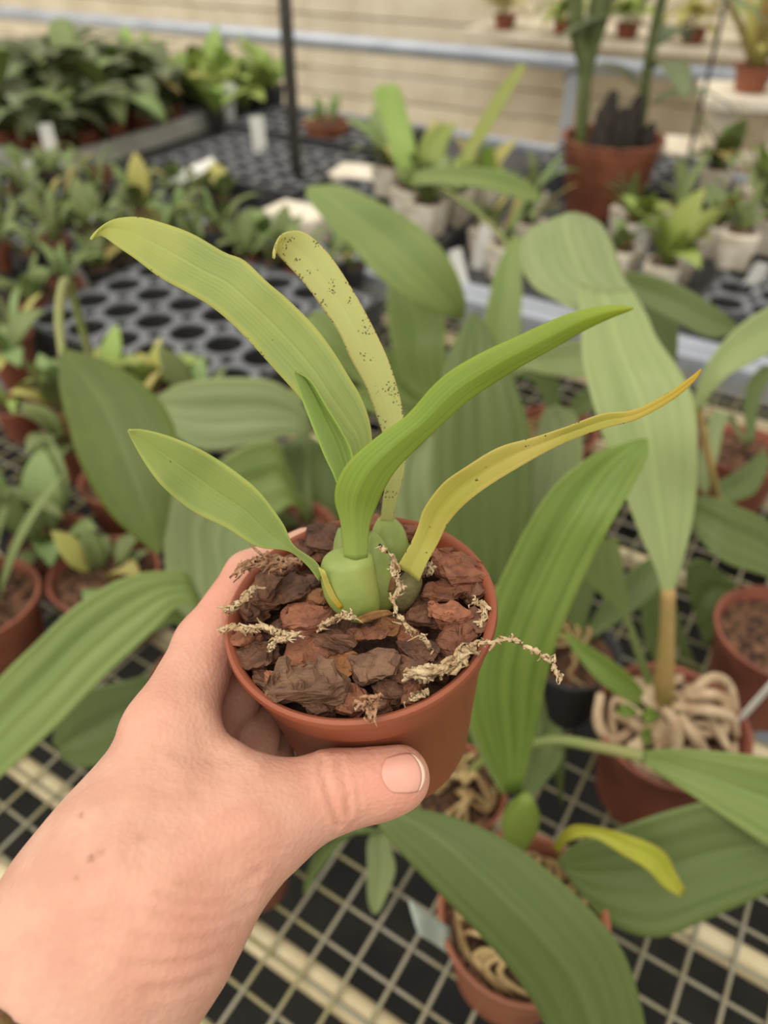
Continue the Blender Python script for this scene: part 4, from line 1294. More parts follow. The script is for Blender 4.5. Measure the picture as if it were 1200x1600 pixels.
CHIPS = [  # px, py, length px, width px, angle, height above rim (mm), material, label
    (484, 1066, 150, 92, -8, 1.4, BK_GREY, 'largest flat grey-brown bark chip at the front left of the held pot'),
    (479, 966, 104, 50, -3, 1.5, BK_RED, 'long flat reddish bark chip left of the green bulb'),
    (523, 1000, 80, 48, -14, 0.5, BK_DARK, 'dark slab-like bark chip below the front bulb'),
    (474, 1022, 92, 52, 20, -1, BK_RED, 'brown bark chip tucked behind the largest grey-brown chip'),
    (396, 1030, 76, 56, 30, -1, BK_DARK, 'dark bark chip against the left front of the rim'),
    (588, 1042, 68, 78, 60, 0.5, BK_GREY, 'flaky layered tan bark chip in the middle of the front'),
    (543, 1045, 46, 74, 75, -2, BK_OR, 'orange-brown bark chip between the grey slab and the flaky chip'),
    (573, 997, 24, 64, 80, 0, BK_RED, 'thin upright sliver of bark under the brown sheath'),
    (606, 985, 40, 46, 60, -2, BK_OR, 'small orange-brown bark chip below the brown sheath'),
    (654, 1020, 44, 62, 70, 0, BK_DARK, 'dark oval bark chip crossed by the hanging moss strand'),
    (632, 1055, 50, 80, 70, -2, BK_DARK, 'dark bark chip standing by the front right moss clump'),
    (711, 1002, 72, 46, 12, 0, BK_RED, 'red-brown oval bark chip beside the right front moss clump'),
    (709, 962, 78, 36, -12, 1, BK_RED, 'long red-brown bark chip near the right moss tuft'),
    (690, 926, 82, 46, -14, 1, BK_RED, 'angular red-brown bark chip at the foot of the yellow leaf'),
    (722, 893, 80, 62, -30, 1.5, BK_RED, 'big reddish bark chip at the back right of the rim'),
    (456, 928, 96, 54, 28, 1, BK_DARK, 'dark brown bark chip beside the low leaf stalk'),
    (397, 915, 70, 64, 20, 1, BK_DARK, 'dark crumbly bark chip at the left of the rim'),
    (383, 955, 48, 50, 40, -1, BK_DARK, 'small dark bark chip inside the left rim'),
    (492, 941, 68, 26, 4, -1, BK_OR, 'pale orange bark sliver behind the flat reddish chip'),
    (508, 838, 60, 66, 40, 2, BK_DARK, 'dark rounded bark chip standing at the back left of the rim'),
    (504, 872, 44, 28, 0, -2, BK_RED, 'small red bark chip behind the low leaf stalk'),
    (437, 893, 60, 44, 35, 0, BK_DARK, 'brown bark chip among the pale moss at the back left'),
    (630, 820, 60, 38, -10, 0, BK_RED, 'reddish bark chip at the back rim right of the rear bulb'),
    (688, 862, 48, 44, 30, -1, BK_RED, 'red bark chip behind the foot of the yellow leaf'),
    (662, 965, 64, 54, 10, -2, BK_DARK, 'dark bark chip just right of the hanging moss strand'),
    (563, 1092, 42, 36, 20, -2, BK_RED, 'small bark chip above the front moss tuft'),
    (606, 1086, 32, 48, 70, -2, BK_DARK, 'narrow dark bark chip near the front rim'),
    (587, 806, 36, 36, 40, 2, BK_RED, 'small red bark chip poking up beside the rear leaf stalk'),
    (470, 855, 42, 34, 10, -1, BK_DARK, 'small dark bark chip by the back left rim'),
    (534, 1088, 48, 44, 20, -3, BK_DARK, 'dark bark chip under the right end of the largest chip'),
    (658, 893, 44, 40, 0, -3, BK_DARK, 'dark bark chip hidden behind the foot of the yellow leaf'),
    (388, 1002, 52, 30, 12, 0, BK_RED, 'small reddish bark chip under the left moss strand'),
    (745, 925, 40, 44, 60, -1, BK_DARK, 'dark bark chip against the right rim'),
    (436, 985, 50, 40, 30, -2, BK_DARK, 'dark bark chip under the left moss strand beside the flat chip'),
    (700, 1040, 56, 44, 30, -3, BK_DARK, 'dark bark chip beneath the right front moss clump'),
    (420, 1060, 50, 40, -40, -3, BK_DARK, 'dark bark chip left of the largest chip by the rim'),
    (740, 975, 40, 50, 70, -2, BK_DARK, 'dark bark chip behind the small right moss tuft'),
    (640, 1000, 40, 40, 20, -3, BK_RED, 'red bark chip deep below the hanging moss strand'),
    (545, 815, 40, 30, 0, -1, BK_DARK, 'small dark bark chip at the very back of the rim'),
    (548, 1103, 54, 36, 10, -1, BK_RED, 'reddish bark chip wedged against the middle of the front rim'),
    (500, 1108, 50, 32, -15, -1.5, BK_DARK, 'dark bark chip wedged under the largest chip at the front rim'),
    (640, 1090, 44, 36, 25, -1.5, BK_RED, 'reddish bark chip wedged against the front right of the rim'),
    (592, 1106, 40, 28, 0, -2, BK_DARK, 'dark bark chip beside the front moss tuft at the rim'),
    (435, 1075, 46, 34, -50, -1.5, BK_RED, 'reddish bark chip wedged at the left end of the largest chip'),
    (660, 838, 40, 34, 20, -2, BK_DARK, 'dark bark chip inside the back right rim'),
]
for i, (px, py, l, w, ang, hz, m, lab) in enumerate(CHIPS):
    r = random.Random(900 + i)
    c = on_plane(px, py, RIM_C + ZP * (hz * 0.001 - 0.0032), ZP)
    d = (c - CAM).dot(FW)
    # lengths measured across the view; the pot's surface is seen at a slant
    a = math.radians(ang)
    e1 = on_plane(px + math.cos(a) * l / 2, py - math.sin(a) * l / 2, c, ZP) - on_plane(px - math.cos(a) * l / 2, py + math.sin(a) * l / 2, c, ZP)
    wpx = w / 1200 * d
    L = min(e1.length, 0.032)
    ex = e1.normalized()
    ey = ZP.cross(ex)
    Wd = wpx * 1.12
    Hh = max(0.006, min(L, Wd) * 0.45)
    o = link('bark_chip', chip_mesh(L * 1.1, Wd * 1.15, Hh, r), m)
    M_ = Matrix((ex, ey, ZP)).transposed().to_4x4() @ Euler((r.uniform(-0.25, 0.25), r.uniform(-0.18, 0.18), 0)).to_matrix().to_4x4()
    # keep inside the rim
    loc = POT_I @ c
    rad = math.hypot(loc.x, loc.y)
    lim = POT_R - 0.0035 - min(L, Wd) * 0.34
    if rad > lim:
        loc.x *= lim / rad
        loc.y *= lim / rad
        c = POT_M @ loc
    M_.translation = c
    o.matrix_world = M_
    tag(o, lab, 'bark chip', 'bark chips in the held pot')
# deeper layer, glimpsed in the gaps
for i in range(26):
    r = random.Random(1500 + i)
    a, q = r.uniform(0, 6.28), math.sqrt(r.random()) * (POT_R - 0.012)
    o = link('bark_chip', chip_mesh(r.uniform(.012, .019), r.uniform(.009, .013), .006, r), r.choice((BK_DARK, BK_RED, BK_DARK)))
    o.matrix_world = POT_M @ Matrix.Translation((math.cos(a) * q, math.sin(a) * q, POT_H - 0.0125)) @ Euler((r.uniform(-.4, .4), r.uniform(-.4, .4), r.uniform(0, 6.28))).to_matrix().to_4x4()
    tag(o, 'half-buried dark bark chip below the top chips', 'bark chip', 'half-buried bark chips')

# ------------------------------------------------------------------ dry moss strands
M_MOSS = mat('dry_moss', lin(224, 200, 160), lin(190, 158, 118), scale=220, rough=0.95, bump=0.5, bscale=600)
M_MOSS2 = mat('dry_moss_pink', lin(206, 164, 130), lin(170, 126, 94), scale=220, rough=0.95, bump=0.5, bscale=600)


def moss(pts, thick, label, material=M_MOSS, seed=0, tufts=26, spread=1.0):
    r = random.Random(seed)
    A = catmull([tuple(pt(*p)) for p in pts], 40)
    J = np.array([[r.uniform(-1, 1) for _ in range(3)] for _ in A]) * thick * 0.5
    C = A + J
    verts, faces = [], []

    def tube(P, R, seg=5):
        me_pts = [Vector(p) for p in P]
        base = len(verts)
        T = np.gradient(np.array(P), axis=0)
        for i, p in enumerate(P):
            t = Vector(T[i]).normalized()
            n_ = t.orthogonal().normalized()
            b_ = t.cross(n_)
            for k in range(seg):
                a = 6.2832 * k / seg
                q = R[i] * r.uniform(0.7, 1.3)
                verts.append(Vector(p) + n_ * (math.cos(a) * q) + b_ * (math.sin(a) * q))
        for i in range(len(P) - 1):
            for k in range(seg):
                k2 = (k + 1) % seg
                faces.append((base + i * seg + k, base + i * seg + k2, base + (i + 1) * seg + k2, base + (i + 1) * seg + k))
        faces.append(tuple(base + k for k in range(seg))[::-1])
        faces.append(tuple(base + (len(P) - 1) * seg + k for k in range(seg)))
    R = [thick * r.uniform(0.4, 0.95) for _ in C]
    R[0] *= 0.4
    R[-1] *= 0.3
    tube(C, R)
    TG = np.gradient(A, axis=0)
    for i in range(int(tufts * 1.8)):
        j = r.randint(0, len(C) - 1)
        t = Vector(TG[j]).normalized() * r.choice((-1, 1))
        p = Vector(C[j]) + Vector((r.uniform(-1, 1), r.uniform(-1, 1), r.uniform(-1, 1))) * thick * 0.5
        side = Vector((r.uniform(-1, 1), r.uniform(-1, 1), r.uniform(-0.5, 0.9)))
        L = thick * r.uniform(1.6, 4.0) * spread
        q1 = p + (t * 0.8 + side * 0.6) * L * 0.4
        q2 = q1 + (t * 0.6 + Vector((r.uniform(-1, 1), r.uniform(-1, 1), r.uniform(-1, 0.6)))) * L * 0.35
        q3 = q2 + (t * 0.3 + Vector((r.uniform(-1, 1), r.uniform(-1, 1), r.uniform(-1, 0.4)))) * L * 0.3
        k = r.uniform(0.25, 0.5)
        tube([p, q1, q2, q3], [thick * k, thick * k * 1.1, thick * k * 0.8, thick * k * 0.3], 4)
    me = mesh_from('moss_strand', verts, faces)
    o = link('moss_strand', me, material)
    tag(o, label, 'moss', 'dry moss strands in the held pot')
    return o


moss([(596, 857, .236), (612, 868, .235), (618, 895, .236), (624, 915, .237), (616, 940, .238), (622, 960, .237), (640, 985, .236), (662, 998, .236), (676, 1018, .237)], 0.0011, 'pale moss strand hanging from the bulbs across the middle of the bark', seed=1, tufts=30)
moss([(344, 986, .247), (365, 980, .246), (390, 984, .245), (415, 980, .244), (440, 990, .243), (468, 992, .242)], 0.0012, 'pale moss strand sticking out over the left of the rim', seed=2, tufts=34)
moss([(425, 1012, .240), (432, 1000, .240), (450, 1000, .240)], 0.0010, 'short pale moss curl under the left moss strand', seed=12, tufts=14)
moss([(500, 982, .238), (520, 968, .238), (538, 960, .238), (555, 966, .238)], 0.0011, 'short pale moss strand at the foot of the front bulb', seed=3, tufts=20)
moss([(380, 888, .258), (395, 880, .258), (412, 876, .258), (430, 884, .257), (452, 878, .257)], 0.0016, 'fluffy moss clump on the back left rim above the index finger', M_MOSS2, seed=4, tufts=50, spread=1.2)
moss([(358, 955, .251), (372, 945, .250), (385, 932, .250), (396, 920, .251)], 0.0012, 'short moss strand inside the left rim', seed=5, tufts=22)
moss([(645, 1052, .228), (670, 1050, .226), (695, 1042, .226), (715, 1030, .228), (735, 1010, .231)], 0.0017, 'thick moss clump on the right front rim', seed=6, tufts=60, spread=1.1)
moss([(730, 1015, .231), (760, 1004, .230), (795, 998, .229), (825, 1012, .228), (850, 1026, .227), (866, 1040, .2265), (875, 1066, .226)], 0.0010, 'long moss strand arching out over the right of the rim', seed=7, tufts=28)
moss([(556, 1104, .219), (575, 1098, .218), (588, 1092, .2185), (582, 1106, .217), (579, 1120, .217)], 0.0013, 'small pinkish moss tuft hanging over the front rim', M_MOSS2, seed=8, tufts=22)
moss([(742, 938, .247), (754, 946, .247), (756, 962, .246), (750, 978, .245)], 0.0011, 'small pale moss tuft inside the right rim', seed=9, tufts=24)
moss([(668, 882, .257), (674, 888, .257), (670, 895, .257)], 0.0011, 'tiny moss fleck behind the foot of the yellow leaf', seed=10, tufts=8)
moss([(642, 1092, .223), (655, 1086, .223), (668, 1080, .223)], 0.0009, 'tiny moss crumb on the front right rim', seed=11, tufts=10)
bpy.data.objects.remove(W0)

# ------------------------------------------------------------------ the hand: one continuous surface grown from joints
def cv(px, py, d):
    return np.array([(px - 600) / 1200 * d, (800 - py) / 1200 * d, d], dtype=np.float32)


_rc = np.array([RIM_C.x - CAM.x, RIM_C.y - CAM.y, RIM_C.z - CAM.z])
BASIS = np.array([tuple(RX), tuple(UP), tuple(FW)])                   # rows: view axes in world
rimc = (BASIS @ _rc).astype(np.float32)
zp = (BASIS @ np.array(tuple(ZP))).astype(np.float32)
xp = (BASIS @ np.array(tuple(XP))).astype(np.float32)
yp = (BASIS @ np.array(tuple(YP))).astype(np.float32)


def around(az, z, off):
    """point beside the held pot: azimuth in degrees (180 = left, 90 = far side), z below rim, off = distance outside the wall."""
    a = math.radians(az)
    r = pot_radius(np.array(z)) + off
    return rimc + xp * (math.cos(a) * r) + yp * (math.sin(a) * r) + zp * z


_pz = np.array([0.0, 0.004, POT_H * 0.8 - 0.001, POT_H * 0.8 + 0.001, POT_H - 0.0045, POT_H - 0.0026, POT_H]) - POT_H
_prof = [p for p in PROF[3:10]]


def pot_radius(z):
    zz = np.array([p[1] - POT_H for p in _prof])
    rr_ = np.array([p[0] for p in _prof])
    return np.interp(z, zz, rr_)


def smin(a, b, k):
    h = np.clip(0.5 + 0.5 * (b - a) / k, 0, 1)
    return b * (1 - h) + a * h - k * h * (1 - h)


def cone(P, a, b, ra, rb):
    ab = b - a
    t = np.clip(((P - a) @ ab) / float(ab @ ab), 0, 1)
    q = P - a - t[..., None] * ab
    return np.sqrt((q * q).sum(-1)) - (ra + (rb - ra) * t)


def ellipsoid(P, c, axes, radii):
    q = (P - c) @ np.array(axes, dtype=np.float32).T / np.array(radii, dtype=np.float32)
    k0 = np.sqrt((q * q).sum(-1))
    return (k0 - 1) * float(min(radii))


# joints (view pixels, distance)
FA = cv(-165, 1990, .185)
W1 = cv(163, 1484, .214)
FB = W1 + (FA - W1) * 2.0
W2 = cv(225, 1360, .222)
MC2 = cv(266, 1130, .236)                     # index knuckle
IDX = [MC2, around(181, -0.014, 0.0122), around(146, -0.012, 0.0098), around(118, -0.014, 0.0085)]
MID = [cv(286, 1175, .262), around(188, -0.034, 0.0125), around(150, -0.033, 0.0095), around(112, -0.034, 0.0085)]
RNG = [cv(312, 1225, .280), around(196, -0.052, 0.0125), around(158, -0.051, 0.0092), around(125, -0.052, 0.008)]
LIT = [cv(335, 1275, .292), around(205, -0.067, 0.0115), around(172, -0.066, 0.0085), around(145, -0.066, 0.0075)]
THB = [cv(250, 1395, .214), cv(392, 1288, .2235), cv(515, 1238, .2315), cv(622, 1214, .2345)]


def hand_sdf(P):
    f = cone(P, FA, W1, .034, .0268)
    f = smin(f, cone(P, FB, FA, .040, .034), .01)
    f = smin(f, cone(P, cv(-75, 1850, .20), cv(162, 1448, .221), .0315, .0245), .02)
    f = smin(f, cone(P, W1, W2, .0262, .0245), .02)
    f = smin(f, cone(P, W2, cv(262, 1160, .236), .0225, .0140), .02)
    f = smin(f, cone(P, cv(235, 1370, .240), MID[0], .020, .0145), .018)
    f = smin(f, cone(P, cv(255, 1380, .250), RNG[0], .019, .0140), .016)
    f = smin(f, cone(P, cv(275, 1390, .258), LIT[0], .018, .0130), .016)
    # thumb metacarpal and the muscle between thumb and index
    f = smin(f, cone(P, THB[0], THB[1], .0225, .0148), .018)
    f = smin(f, cone(P, cv(295, 1250, .228), cv(345, 1222, .232), .0160, .0085), .014)
    # thenar heel, palm side
    f = smin(f, cone(P, cv(300, 1400, .245), cv(370, 1330, .243), .0170, .0140), .016)
    th = cone(P, THB[1], THB[2], .0140, .0118)
    th = smin(th, cone(P, THB[2], THB[3], .0114, .0094), .004)
    th = smin(th, ellipsoid(P, cv(580, 1226, .2365), np.eye(3), (.013, .0105, .0088)), .006)
    f = smin(f, th, .012)
    fing = None
    for J, rad, kk in ((IDX, (.0122, .0116, .0096, .0080), .012), (MID, (.0115, .0098, .0088, .0076), .010), (RNG, (.0110, .0094, .0082, .0072), .010), (LIT, (.0098, .0082, .0072, .0064), .010)):
        c = cone(P, J[0], J[1], rad[0], rad[1])
        c = smin(c, cone(P, J[1], J[2], rad[1], rad[2]), .004)
        c = smin(c, cone(P, J[2], J[3], rad[2], rad[3]), .003)
        fing = c if fing is None else smin(fing, c, .0025)
    f = smin(f, fing, .008)
    # skin presses flat against the pot wall
    Q = P - rimc
    z = Q @ zp
    r = np.sqrt((Q @ xp) ** 2 + (Q @ yp) ** 2)
    wall_ = (pot_radius(z) + 0.0004 - r).astype(np.float32)
    wall_ = np.where(z > 0.0, np.minimum(wall_, -z * 0 + 0.0006 - z), wall_)
    k = .0015
    h = np.clip(0.5 - 0.5 * (wall_ - f) / k, 0, 1)
    return wall_ * (1 - h) + f * h + k * h * (1 - h)


def surface_nets(fn, lo, hi, h):
    xs = [np.arange(lo[i], hi[i] + h, h, dtype=np.float32) for i in range(3)]
    nx, ny, nz = map(len, xs)
    F = np.empty((nx, ny, nz), dtype=np.float32)
    B = 10
    rad = h * B * 0.9
    starts = [np.arange(0, len(x), B) for x in xs]
    cen = np.stack(np.meshgrid(*[x[np.minimum(st + B // 2, len(x) - 1)] for x, st in zip(xs, starts)], indexing='ij'), -1)
    Fc = fn(cen)
    for i, sx in enumerate(starts[0]):
        for j, sy in enumerate(starts[1]):
            for k, sz in enumerate(starts[2]):
                ss = (slice(sx, sx + B), slice(sy, sy + B), slice(sz, sz + B))
                if abs(Fc[i, j, k]) > rad * 1.25 + 0.006:
                    F[ss] = Fc[i, j, k]
                else:
                    F[ss] = fn(np.stack(np.meshgrid(*[x[q] for x, q in zip(xs, ss)], indexing='ij'), -1))
    S = F < 0
    cs = np.zeros((nx - 1, ny - 1, nz - 1), dtype=np.int8)
    acc = np.zeros((nx - 1, ny - 1, nz - 1, 3), dtype=np.float32)
    cnt = np.zeros((nx - 1, ny - 1, nz - 1), dtype=np.float32)
    sl = lambda d: tuple(slice(o, n - 1 + o) for o, n in zip(d, (nx, ny, nz)))
    for ax in range(3):
        oth = [a for a in range(3) if a != ax]
        for p in (0, 1):
            for q in (0, 1):
                d0 = [0, 0, 0]
                d0[oth[0]], d0[oth[1]] = p, q
                d1 = list(d0)
                d1[ax] = 1
                A, B = F[sl(d0)], F[sl(d1)]
                x = (A < 0) != (B < 0)
                t = np.where(x, A / np.where(x, A - B, 1), 0)
                for c in range(3):
                    acc[..., c] += np.where(x, d0[c] + (t if c == ax else 0), 0)
                cnt += x
    act = cnt > 0
    idx = -np.ones(act.shape, dtype=np.int64)
    idx[act] = np.arange(act.sum())
    ijk = np.argwhere(act)
    V = np.array(lo, dtype=np.float32) + h * (ijk + acc[act] / cnt[act][:, None])
    faces = []
    for ax in range(3):
        a1, a2 = (ax + 1) % 3, (ax + 2) % 3
        s0 = [slice(None)] * 3
        s0[ax] = slice(0, -1)
        s1 = [slice(None)] * 3
        s1[ax] = slice(1, None)
        X = S[tuple(s0)] != S[tuple(s1)]
        E = np.argwhere(X)
        E = E[(E[:, a1] > 0) & (E[:, a2] > 0) & (E[:, a1] < act.shape[a1]) & (E[:, a2] < act.shape[a2])]
        inside = S[tuple(s0)][tuple(E.T)]
        e = np.eye(3, dtype=np.int64)
        c = [idx[tuple((E - d).T)] for d in (0 * e[0], e[a1], e[a1] + e[a2], e[a2])]
        Q = np.stack(c, 1)
        Q[~inside] = Q[~inside][:, ::-1]
        faces.append(Q)
    return V, np.vstack(faces)


def grad(fn, P, e=4e-4):
    g_ = np.stack([fn(P + np.eye(3, dtype=np.float32)[i] * e) - fn(P - np.eye(3, dtype=np.float32)[i] * e) for i in range(3)], -1) / (2 * e)
    return g_


HV, HF = surface_nets(hand_sdf, (-.215, -.305, .100), (.025, .0, .345), 0.00135)
for _ in range(2):
    g_ = grad(hand_sdf, HV)
    HV = HV - g_ * np.clip(hand_sdf(HV) / np.maximum((g_ * g_).sum(-1), 0.3), -6e-4, 6e-4)[:, None]
HN = grad(hand_sdf, HV)
HN /= np.linalg.norm(HN, axis=1)[:, None] + 1e-9
HPX = np.stack([600 + HV[:, 0] / HV[:, 2] * 1200, 800 - HV[:, 1] / HV[:, 2] * 1200], 1)
front = HN[:, 2] < 0.25                        # the side that carries the creases


def seg_dist(Q, poly):
    C = catmull(poly, 24)
    best = np.full(len(Q), 1e9)
    for i in range(len(C) - 1):
        a, b = C[i], C[i + 1]
        ab = b - a
        t = np.clip(((Q - a) @ ab) / (ab @ ab + 1e-9), 0, 1)
        best = np.minimum(best, np.linalg.norm(Q - a - t[:, None] * ab, axis=1))
    return best


CREASES = [  # polyline in the skin's view coordinates, width px, depth mm
    ([(503, 1186), (505, 1210), (513, 1240), (522, 1268), (528, 1288)], 4.5, 0.95), ([(530, 1188), (536, 1212), (543, 1240), (544, 1270)], 4.5, 0.85), ([(545, 1205), (558, 1232), (560, 1258)], 4, 0.3), ([(518, 1190), (524, 1205), (530, 1218)], 3.5, 0.3),
    ([(405, 1362), (370, 1385), (330, 1390), (280, 1380)], 7, 0.55), ([(392, 1392), (350, 1412), (300, 1412), (250, 1398)], 7, 0.6), ([(385, 1418), (340, 1438), (285, 1440), (240, 1428)], 7, 0.6), ([(370, 1450), (325, 1468), (270, 1475), (215, 1465)], 8, 0.5),
    ([(355, 1480), (310, 1500), (255, 1512), (200, 1510)], 8, 0.5), ([(335, 1520), (290, 1540), (230, 1550)], 9, 0.5), ([(250, 1160), (290, 1180), (340, 1185), (390, 1180)], 10, 0.35), ([(225, 1225), (270, 1238), (310, 1235)], 8, 0.15),
    ([(120, 1430), (170, 1460), (230, 1480)], 6, 0.15), ([(90, 1400), (150, 1440), (200, 1455)], 6, 0.15), ([(60, 1450), (120, 1480), (180, 1500)], 6, 0.15)]
disp = np.zeros(len(HV))
for poly, w, dep in CREASES:
    d_ = seg_dist(HPX, poly)
    disp -= dep * 0.001 * np.exp(-(d_ / w) ** 2)
    disp += dep * 0.0004 * np.exp(-((d_ - 2.2 * w) / w) ** 2)
# gentle tendon and bone relief
for poly, w, amp in (([(225, 1150), (215, 1230), (190, 1310), (150, 1400)], 26, 0.7), ([(250, 1390), (310, 1340), (395, 1290)], 30, 0.9), ([(345, 1280), (400, 1290), (420, 1300)], 34, 0.9), ([(320, 1110), (350, 1150), (400, 1195)], 16, 0.8)):
    disp += amp * 0.001 * np.exp(-(seg_dist(HPX, poly) / w) ** 2)
disp *= front
HV2 = HV + HN * disp[:, None]
tint = np.zeros(len(HV))                       # pinkness of knuckles and finger ends
for (x, y, rad, a) in ((620, 1225, 70, 0.8), (520, 1230, 60, 0.45), (330, 930, 90, 0.8), (230, 1110, 90, 0.35), (290, 1440, 130, 0.35), (370, 1300, 90, 0.3), (170, 1500, 120, 0.2)):
    tint += a * np.exp(-(((HPX - np.array([x, y])) ** 2).sum(1)) / rad ** 2)
mole = np.zeros(len(HV))
for (x, y, rad) in ((143, 1341, 5.5), (157, 1332, 4.6), (118, 1372, 4.2), (219, 1310, 7.0), (126, 1274, 4.2)):
    mole += np.exp(-(((HPX - np.array([x, y])) ** 2).sum(1)) / rad ** 2) * front * (0.3 if rad == 7.0 else 1 if rad > 5 else 0.6)
WV = HV2 @ BASIS + np.array(tuple(CAM))
me = bpy.data.meshes.new('hand')
me.from_pydata(WV.tolist(), [], HF.tolist())
me.validate()
me.polygons.foreach_set('use_smooth', [True] * len(me.polygons))
for nm, arr in (('tint', tint), ('mole', mole)):
    at = me.attributes.new(nm, 'FLOAT', 'POINT')
    at.data.foreach_set('value', np.clip(arr, 0, 1).astype(np.float32))
me.update()

M_SKIN, nt, p = new_mat('skin')
tc = nd(nt, 'ShaderNodeTexCoord')
at1 = nd(nt, 'ShaderNodeAttribute', attribute_name='tint')
at2 = nd(nt, 'ShaderNodeAttribute', attribute_name='mole')
no = nd(nt, 'ShaderNodeTexNoise')
no.inputs['Scale'].default_value = 70
no.inputs['Detail'].default_value = 4
nt.links.new(tc.outputs['Object'], no.inputs['Vector'])
col = mixc(nt, smooth_range(nt, no.outputs['Fac'], 0.35, 0.65), lin(215, 168, 146), lin(206, 155, 134))
col = mixc(nt, mth(nt, 'MULTIPLY', at1.outputs['Fac'], 0.75), col, lin(220, 144, 124))
col = mixc(nt, mth(nt, 'MULTIPLY', at2.outputs['Fac'], 0.9), col, lin(132, 82, 62))
nt.links.new(col, p.inputs['Base Color'])
p.inputs['Roughness'].default_value = 0.5
p.inputs['Specular IOR Level'].default_value = 0.35
p.inputs['Subsurface Weight'].default_value = 0.25
p.inputs['Subsurface Radius'].default_value = (0.006, 0.0025, 0.0012)
p.inputs['Subsurface Scale'].default_value = 0.6
vo = nd(nt, 'ShaderNodeTexVoronoi')
vo.inputs['Scale'].default_value = 620
nt.links.new(tc.outputs['Object'], vo.inputs['Vector'])
nb = nd(nt, 'ShaderNodeTexNoise')
nb.inputs['Scale'].default_value = 260
nb.inputs['Detail'].default_value = 5
nt.links.new(tc.outputs['Object'], nb.inputs['Vector'])
hgt = mth(nt, 'ADD', mth(nt, 'MULTIPLY', vo.outputs['Distance'], 0.6), nb.outputs['Fac'])
b_ = nd(nt, 'ShaderNodeBump')
b_.inputs['Strength'].default_value = 0.33
b_.inputs['Distance'].default_value = 0.0009
nt.links.new(hgt, b_.inputs['Height'])
nt.links.new(b_.outputs['Normal'], p.inputs['Normal'])
person = link('person', me, M_SKIN)
tag(person, 'bare left hand and wrist reaching in from the lower left, thumb across the small pot', 'person')

# thumbnail: a curved plate lying on the thumb tip
M_NAIL = mat('nail', lin(226, 166, 148), lin(220, 158, 140), scale=40, rough=0.28, spec=0.5)
M_NAILTIP = mat('nail_tip', lin(236, 206, 182), rough=0.35)


def on_skin(q):
    ray = np.stack([(q[:, 0] - 600) / 1200, (800 - q[:, 1]) / 1200, np.ones(len(q))], 1).astype(np.float32)
    t = np.full(len(q), 0.19, dtype=np.float32)
    for _ in range(50):
        t += np.clip(hand_sdf(ray * t[:, None]), -0.002, 0.02) * 0.8
    return ray * t[:, None]


def nail_mesh(name, a0, a1, lift, n=14, m=15):
    """plate on the thumb tip; s runs from cuticle (0) to free edge (1)."""
    c = np.array([630.0, 1209.0])
    ax = np.array([0.985, -0.12])
    ay = np.array([0.19, 0.98])
    S_, T_ = np.meshgrid(np.linspace(a0, a1, n), np.linspace(-1, 1, m), indexing='ij')
    half = 33 * (1 - 0.16 * (1 - S_) ** 2 - 0.10 * S_ ** 4)
    bow = 1 - T_ ** 2
    x = -22 + 42 * S_ + (11 * S_ - 12 * (1 - S_)) * bow
    q = c + x[..., None] * ax + (half * T_)[..., None] * ay
    P = on_skin(q.reshape(-1, 2))
    g2 = grad(hand_sdf, P)
    g2 /= np.linalg.norm(g2, axis=1)[:, None]
    G = P + g2 * (lift * (0.15 + 0.85 * bow) * (0.2 + 0.8 * S_)).reshape(-1, 1)
    Wd = G @ BASIS + np.array(tuple(CAM))
    s_, t_ = np.linspace(0, 1, n), np.linspace(0, 1, m)
    return sheet_mesh(name, Wd.reshape(n, m, 3), np.stack(np.broadcast_arrays(t_[None, :], s_[:, None]), axis=2), 0.00045)


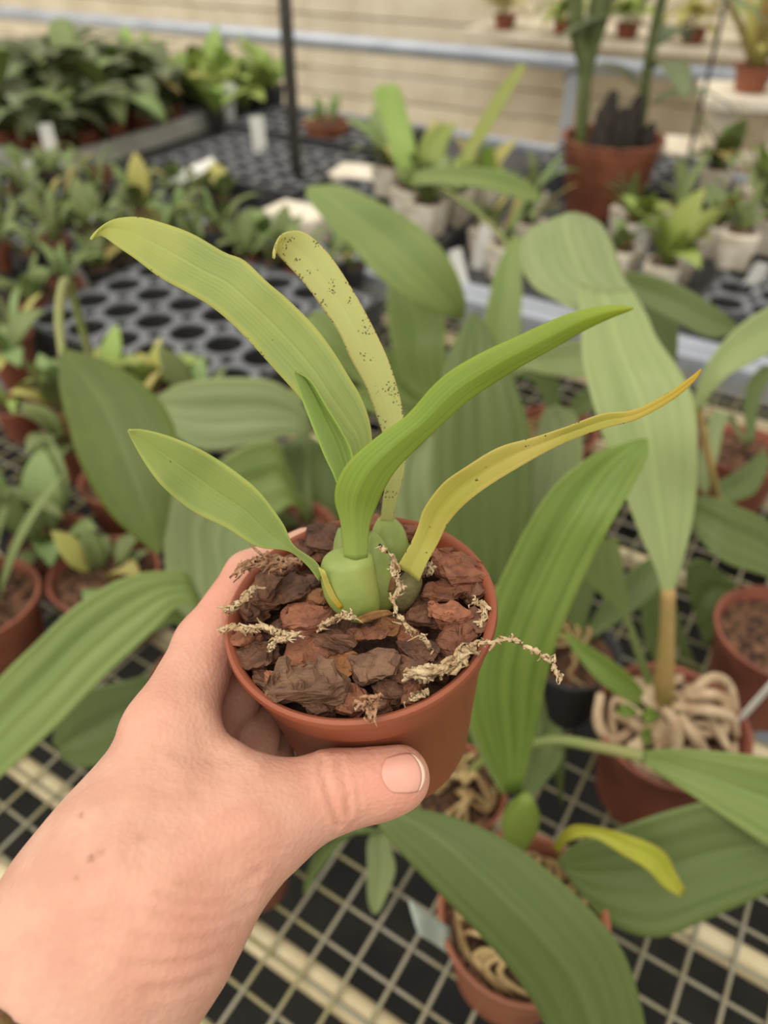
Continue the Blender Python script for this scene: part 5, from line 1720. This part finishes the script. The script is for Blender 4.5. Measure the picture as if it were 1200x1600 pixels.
nail = link('thumbnail', nail_mesh('thumbnail', 0.0, 0.93, 0.0006), M_NAIL, person)
nail['label'] = 'smooth pink thumbnail'
free = link('nail_edge', nail_mesh('nail_edge', 0.928, 1.0, 0.0007, n=4), M_NAILTIP, nail)
free['label'] = 'pale free edge of the thumbnail'

# edge of a brown knitted sleeve at the forearm
M_KNIT = mat('brown_knit', lin(120, 92, 58), lin(90, 68, 42), scale=300, rough=0.95, bump=0.6, bscale=500)
ax_ = (FA - W1) / np.linalg.norm(FA - W1)
SL0 = on_skin(np.array([[14.0, 1586.0]]))[0]


def sleeve_sdf(P):
    return np.maximum(hand_sdf(P) - 0.0022, -((P - SL0) @ ax_.astype(np.float32)))


SV, SF = surface_nets(sleeve_sdf, (-.215, -.305, .100), (-.04, -.10, .26), 0.0022)
sm = bpy.data.meshes.new('sleeve')
sm.from_pydata((SV @ BASIS + np.array(tuple(CAM))).tolist(), [], SF.tolist())
sm.polygons.foreach_set('use_smooth', [True] * len(sm.polygons))
sl_ = link('sleeve', sm, M_KNIT, person)
sl_['label'] = 'edge of a brown knitted sleeve'

# ------------------------------------------------------------------ labels that tell look-alikes apart by their order
ORD = ('first second third fourth fifth sixth seventh eighth ninth tenth eleventh twelfth thirteenth fourteenth fifteenth sixteenth seventeenth eighteenth nineteenth twentieth '
       'twenty-first twenty-second twenty-third twenty-fourth twenty-fifth twenty-sixth twenty-seventh twenty-eighth twenty-ninth thirtieth thirty-first thirty-second thirty-third thirty-fourth thirty-fifth '
       'thirty-sixth thirty-seventh thirty-eighth thirty-ninth fortieth forty-first forty-second forty-third forty-fourth forty-fifth forty-sixth').split()
bpy.context.view_layer.update()
byl = {}
for o in scene.objects:
    if o.parent is None and 'label' in o and 'group' in o:
        byl.setdefault(o['label'], []).append(o)
for lab, os_ in byl.items():
    if len(os_) < 2:
        continue

    def sx_(o):
        q = o.matrix_world.translation - CAM
        return q.dot(RX) / max(q.dot(FW), 1e-3)
    for i, o in enumerate(sorted(os_, key=sx_)):
        o['label'] = ('leftmost ' if i == 0 else 'rightmost ' if i == len(os_) - 1 else '') + lab + ('' if i in (0, len(os_) - 1) else ', ' + ORD[i] + ' from left')
